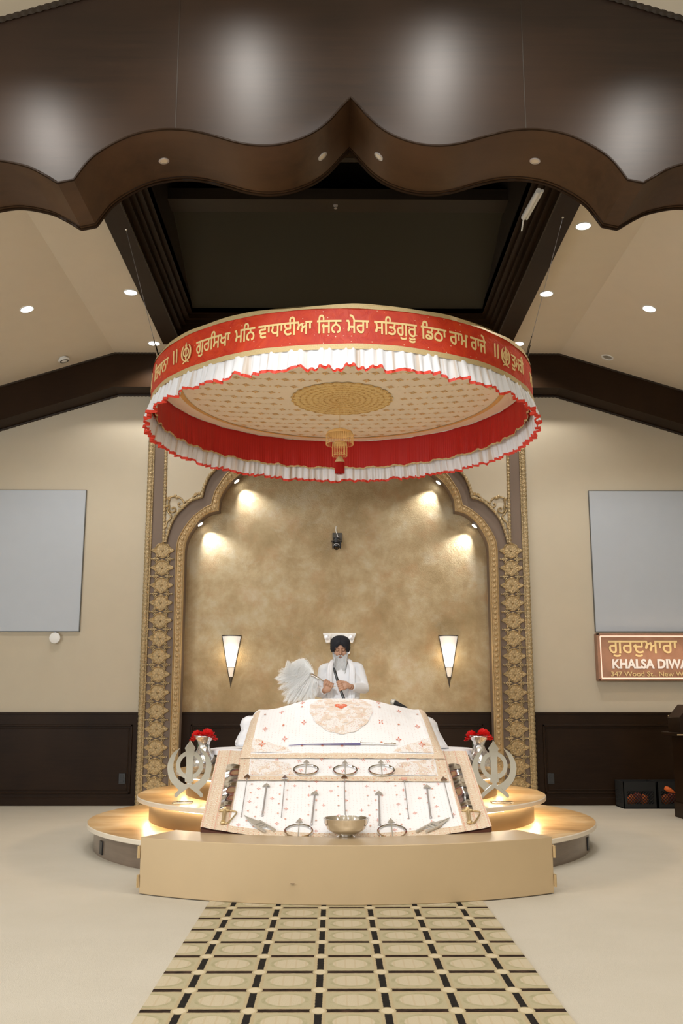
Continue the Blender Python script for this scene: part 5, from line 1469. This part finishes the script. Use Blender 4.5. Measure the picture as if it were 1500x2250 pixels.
# face details
b = B()
for sg in (-1, 1):
    b.tube([Hd(sg*(.014+.034*i/6), -.0815+.010*(i/6)**2-.001, .019+.006*sin(PI*i/6)-.003*(i/6)) for i in range(7)], [.002,.0033,.0036,.0036,.003,.0024,.001], 6)
b.build('eyebrows', M['brow'], man, smooth=180)
b = B()
for sg in (-1, 1):
    b.tube([Hd(sg*(.029+.0145*cos(PI*i/8)), -.0765+.006*abs(cos(PI*i/8)), -.0045-.0035*sin(PI*i/8)) for i in range(9)], .0013, 5)
b.build('eyelashes', M['brow'], man, smooth=180)
b = B(); b.ell(Hd(0,-.0845,-.0635), (.0165,.005,.0035), 12, 8, 0, HR); b.build('lips', M['lip'], man, smooth=180)
# turban
def turban():
    b = B(); NU, NV = 96, 34
    def f_(a, v):
        ph = 2*PI*a; ff = cos(ph)   # ph=0 is the front
        aph = abs(((ph+PI) % (2*PI))-PI)
        zl = interp(aph, [0,.25,.6,.95,1.3,1.8,PI], [.058,.044,.012,-.014,-.026,-.035,-.050])
        zt_ = .128
        z = lerp(zl, zt_, v)
        hh = (z-.0)/.128
        prof = math.sqrt(max(0, 1-max(0, (z-.045)/(zt_-.045))**2.6))
        low = min(1, .86+.14*min(1, (z-zl)/.03))
        side = 1 if ((ph+PI) % (2*PI))-PI >= 0 else -1
        lay = (v*6.0+aph*1.1+(.5 if side > 0 else 0)) % 1.0
        rx, ry = .0935, .112
        k = prof*low*(1+.022*lay)
        return Hd(rx*k*sin(ph), .018-ry*k*cos(ph), z)
    b.grid(f_, NU, NV)
    return b.build('turban', M['blackcloth'], man, smooth=180, solid=.006)
turban()
# beard
def beard():
    b = B(); NU, NV = 40, 26
    def f_(a, v):
        ang = lerp(-1.75, 1.75, a)     # around the jaw
        ztop_ = interp(abs(ang), [0,.5,1.0,1.75], [-.074,-.055,-.028,-.004])
        L = .070+.185*max(0, cos(ang))**.6*(1+.03*sin(a*37))
        z = ztop_-L*v
        rx, ry = .068, .080
        k = 1+.10*sin(v*PI)*1.0
        wx = lerp(1, .72, v**1.3)*k
        yy = -ry*cos(ang)-.016*sin(v*PI*.7)
        jit = .0022*sin(a*150+v*6)+.0015*sin(a*310)
        return Hd((rx+jit)*sin(ang)*wx, yy*(1-.10*v)-.006+jit-.115*v, z+.0)
    b.grid(f_, NU*3, NV)
    return b.build('beard', M['beard'], man, smooth=180, solid=.008)
brd = beard()
b = B()
for sg in (-1, 1):
    b.tube([Hd(sg*x, y, z) for x, y, z in ((.002,-.094,-.048),(.014,-.091,-.050),(.028,-.080,-.058),(.038,-.070,-.068))], [.006,.008,.007,.003], 8)
b.build('moustache', M['beard'], brd, smooth=180)
b = B()
for sg in (-1, 1):
    b.tube([Hd(sg*x, y, z) for x, y, z in ((.066,-.025,-.015),(.064,-.034,-.035),(.058,-.048,-.055),(.044,-.064,-.076))], [.009,.013,.014,.010], 8)
b.build('whiskers', M['beard_dark'], brd, smooth=180)
# tunic
tb2 = B()
cx_ = E0.x+.006
def tor(z, hx, hy, yo=0): return (Vector((cx_, YM+yo, z)), hx, hy)
secs = [tor(.74,.26,.20), tor(.85,.20,.15), tor(1.0,.175,.125), tor(1.18,.182,.125), tor(zn-.29,.180,.122), tor(zn-.24,.168,.112), tor(zn-.20,.135,.096), tor(zn-.165,.095,.080), tor(zn-.13,.070,.068)]
vs = []; N = 40
for c_, hx, hy in secs:
    for i in range(N):
        a = 2*PI*i/N; sx_ = math.copysign(abs(cos(a))**.8, cos(a)); sy_ = math.copysign(abs(sin(a))**.8, sin(a)); vs.append(c_+Vector((hx*sx_, hy*sy_, 0)))
for sg in (-1, 1): tb2.ell(Vector((cx_+sg*.085, YM, zn-.215)), (.09,.075,.040), 14, 10, 0, Matrix.Rotation(sg*.42, 3, 'Y')); tb2.ell(Vector((cx_+sg*.125, YM-.02, zn-.29)), (.075,.095,.075), 14, 10)
tb2.add(vs, [(j*N+i, j*N+(i+1)%N, (j+1)*N+(i+1)%N, (j+1)*N+i) for j in range(len(secs)-1) for i in range(N)]+[tuple(range(N))[::-1], tuple(range((len(secs)-1)*N, len(secs)*N))])
for S_, E_, W_, sg in ((SL_, EL, WL, -1), (SR_, ER, WR, 1)):
    tb2.ell(S_, (.058,.060,.052), 16, 10)
    tb2.tube([S_, S_.lerp(E_, .35), S_.lerp(E_, .7), E_], [.056,.055,.051,.047], 16); tb2.ell(E_, (.047,.050,.047), 14, 10)
    Wc = W_.lerp(E_, .10)
    tb2.tube([E_, E_.lerp(Wc, .3), E_.lerp(Wc, .65), Wc], [.048,.048,.042,.034], 16)
    tb2.tube([Vector((cx_+sg*.045, YM+.005, zn-.145)), Vector((cx_+sg*.045, YM+.005, zn-.145)).lerp(S_, .5)+Vector((0,0,.004)), S_+Vector((-sg*.004,0,.006))], [.040,.048,.052], 14)
    for k in range(4): q = S_.lerp(E_, .3+.2*k); tb2.tube([q+Vector((sg*.042,-.025,.02)), q+Vector((0,-.055,0)), q+Vector((-sg*.042,-.025,-.02))], .006, 6)
for sg in (-1, 1):   # crossed legs under the tunic
    tb2.tube([Vector((cx_+sg*.10, YM-.02, .76)), Vector((cx_+sg*.34, YM-.20, .75)), Vector((cx_-sg*.02, YM-.34, .70))], [.095,.075,.05], 14)
remesh(tb2, 'tunic', M['tunic'], man, .0075, 9, .7)
tag(B().lathe([(.0,0),(.40,0),(.43,.03),(.42,.09),(.36,.11),(0,.115)], (cx_, YM-.08, .5805), 40, 0, True, None, None, 1, .78).build('seat_cushion', M['white'], smooth=180), 'white cushion the man sits on', 'cushion')
# scarf
b = B()
def strip(pts, w0, w1, dy=0):
    P_ = crom([P(u, v, y) for u, v, y in pts], 5); n = len(P_)
    b.grid(lambda a, v: P_[round(v*(n-1))]+Vector(((a-.5)*lerp(w0, w1, v), -.008*sin(a*PI)-.004*sin(a*19), 0)), 10, n-1)
strip([(733,1449,YM+.0),(729,1454,YM-.075),(725,1466,YM-.125),(724,1500,YM-.138),(726,1540,YM-.135)], .035, .06)
strip([(764,1448,YM+.0),(769,1453,YM-.075),(773,1466,YM-.125),(773,1500,YM-.138),(772,1540,YM-.135)], .035, .065)
b.build('scarf', M['white'], man, smooth=180, solid=.003)
# whisk
ws = thing('ceremonial_whisk', 'white yak hair whisk with silver handle held by the seated man', 'whisk', wh0)
B().tube([wh0, wh0.lerp(wh1,.15), wh0.lerp(wh1,.3), wh0.lerp(wh1,.34), wh0.lerp(wh1,.38), wh1.lerp(wh0,.04), wh1], [.012,.013,.010,.013,.0055,.0055,.009], 12).build('handle', M['steel'], ws, smooth=60)
B().lathe([(.0,-.03),(.014,-.02),(.018,0),(.014,.02),(.010,.03)], wh0, 14, 0, True, wh1-wh0).build('ferrule', M['steel'], ws, smooth=60)
keys = [((690,1482),(662,1452),(634,1476),(627,1449)), ((690,1482),(664,1450),(630,1472),(634,1450)), ((690,1482),(660,1455),(630,1476),(603,1484)), ((690,1483),(662,1462),(636,1490),(606,1496)), ((690,1484),(668,1476),(645,1500),(615,1522)),
        ((690,1485),(672,1486),(650,1514),(624,1546)), ((690,1486),(678,1494),(664,1520),(648,1546)), ((690,1486),(686,1500),(682,1520),(680,1540)), ((690,1486),(694,1500),(696,1516),(697,1532))]
b = B(); NL = 110
for i in range(NL):
    f_ = (i+random.random())/NL*(len(keys)-1); f_ = min(f_, len(keys)-1.001); k = int(f_); q = f_-k
    Jy = random.uniform(-.06,.06); le0 = random.uniform(.55, 1.0) if i % 3 else random.uniform(.9, 1.03); curl = random.uniform(-6, 4); jv = random.gauss(0, 2.0)
    for sdx in range(20):
        cp = []; jj = random.gauss(0, 4.0); jk = random.gauss(0, 4.0); le = le0*random.uniform(.93, 1.0); jy = Jy+random.uniform(-.012,.012)
        for m_ in range(4):
            u = lerp(keys[k][m_][0], keys[k+1][m_][0], q); v = lerp(keys[k][m_][1], keys[k+1][m_][1], q)
            bnd = (0, .6, 1.0, .25)[m_]
            u = lerp(690, u, le)+jj*(0,.8,1,.35)[m_]; v = lerp(1484, v, le)+(jk)*(0,.8,1,.35)[m_]+jv*m_/3+curl*(0,.2,.1,-.8)[m_]
            cp.append(P(u, v, YM-.27+jy*m_/3))
        pts = crom(cp, 5); n = len(pts)
        b.tube(pts, [lerp(.0016, .0005, j/(n-1)) for j in range(n)], 3, cap=False)
b.build('hair_plume', M['hair'], ws, smooth=180)
# sword in hands
kp = thing('sheathed_sword', 'black sheathed sword held upright by the seated man', 'sword', sw1)
pts = [sw0.lerp(sw1, i/12)+Vector((-.010*sin(PI*i/12),0,0)) for i in range(13)]
B().tube(pts, [.006]+[.0125]*11+[.010], 12, flat=.6, up=(0,1,0)).build('scabbard', M['black'], kp, smooth=60)
for i in (4.6, 5.4): 
    q = sw0.lerp(sw1, i/12)+Vector((-.010,0,0)); B().lathe([(.0145,-.003),(.0145,.003)], q, 12, 0, True, swd).build('metal_band', M['brass'], kp)
# microphone
p0, p1 = P(861,1541,8.22), P(890,1555,8.22)
mc_ = thing('microphone', 'black microphone lying at the right shoulder of the draped book', 'microphone', p0)
B().ell(p0.lerp(p1,.10), (.026,.024,.026), 16, 12).build('grille', M['steel_dim'], mc_)
B().tube([p0.lerp(p1,.15), p0.lerp(p1,.35), p0.lerp(p1,1.0), p1+Vector((.05,.02,-.06))], [.024,.020,.014,.012], 12).build('handle', M['black'], mc_, smooth=60)
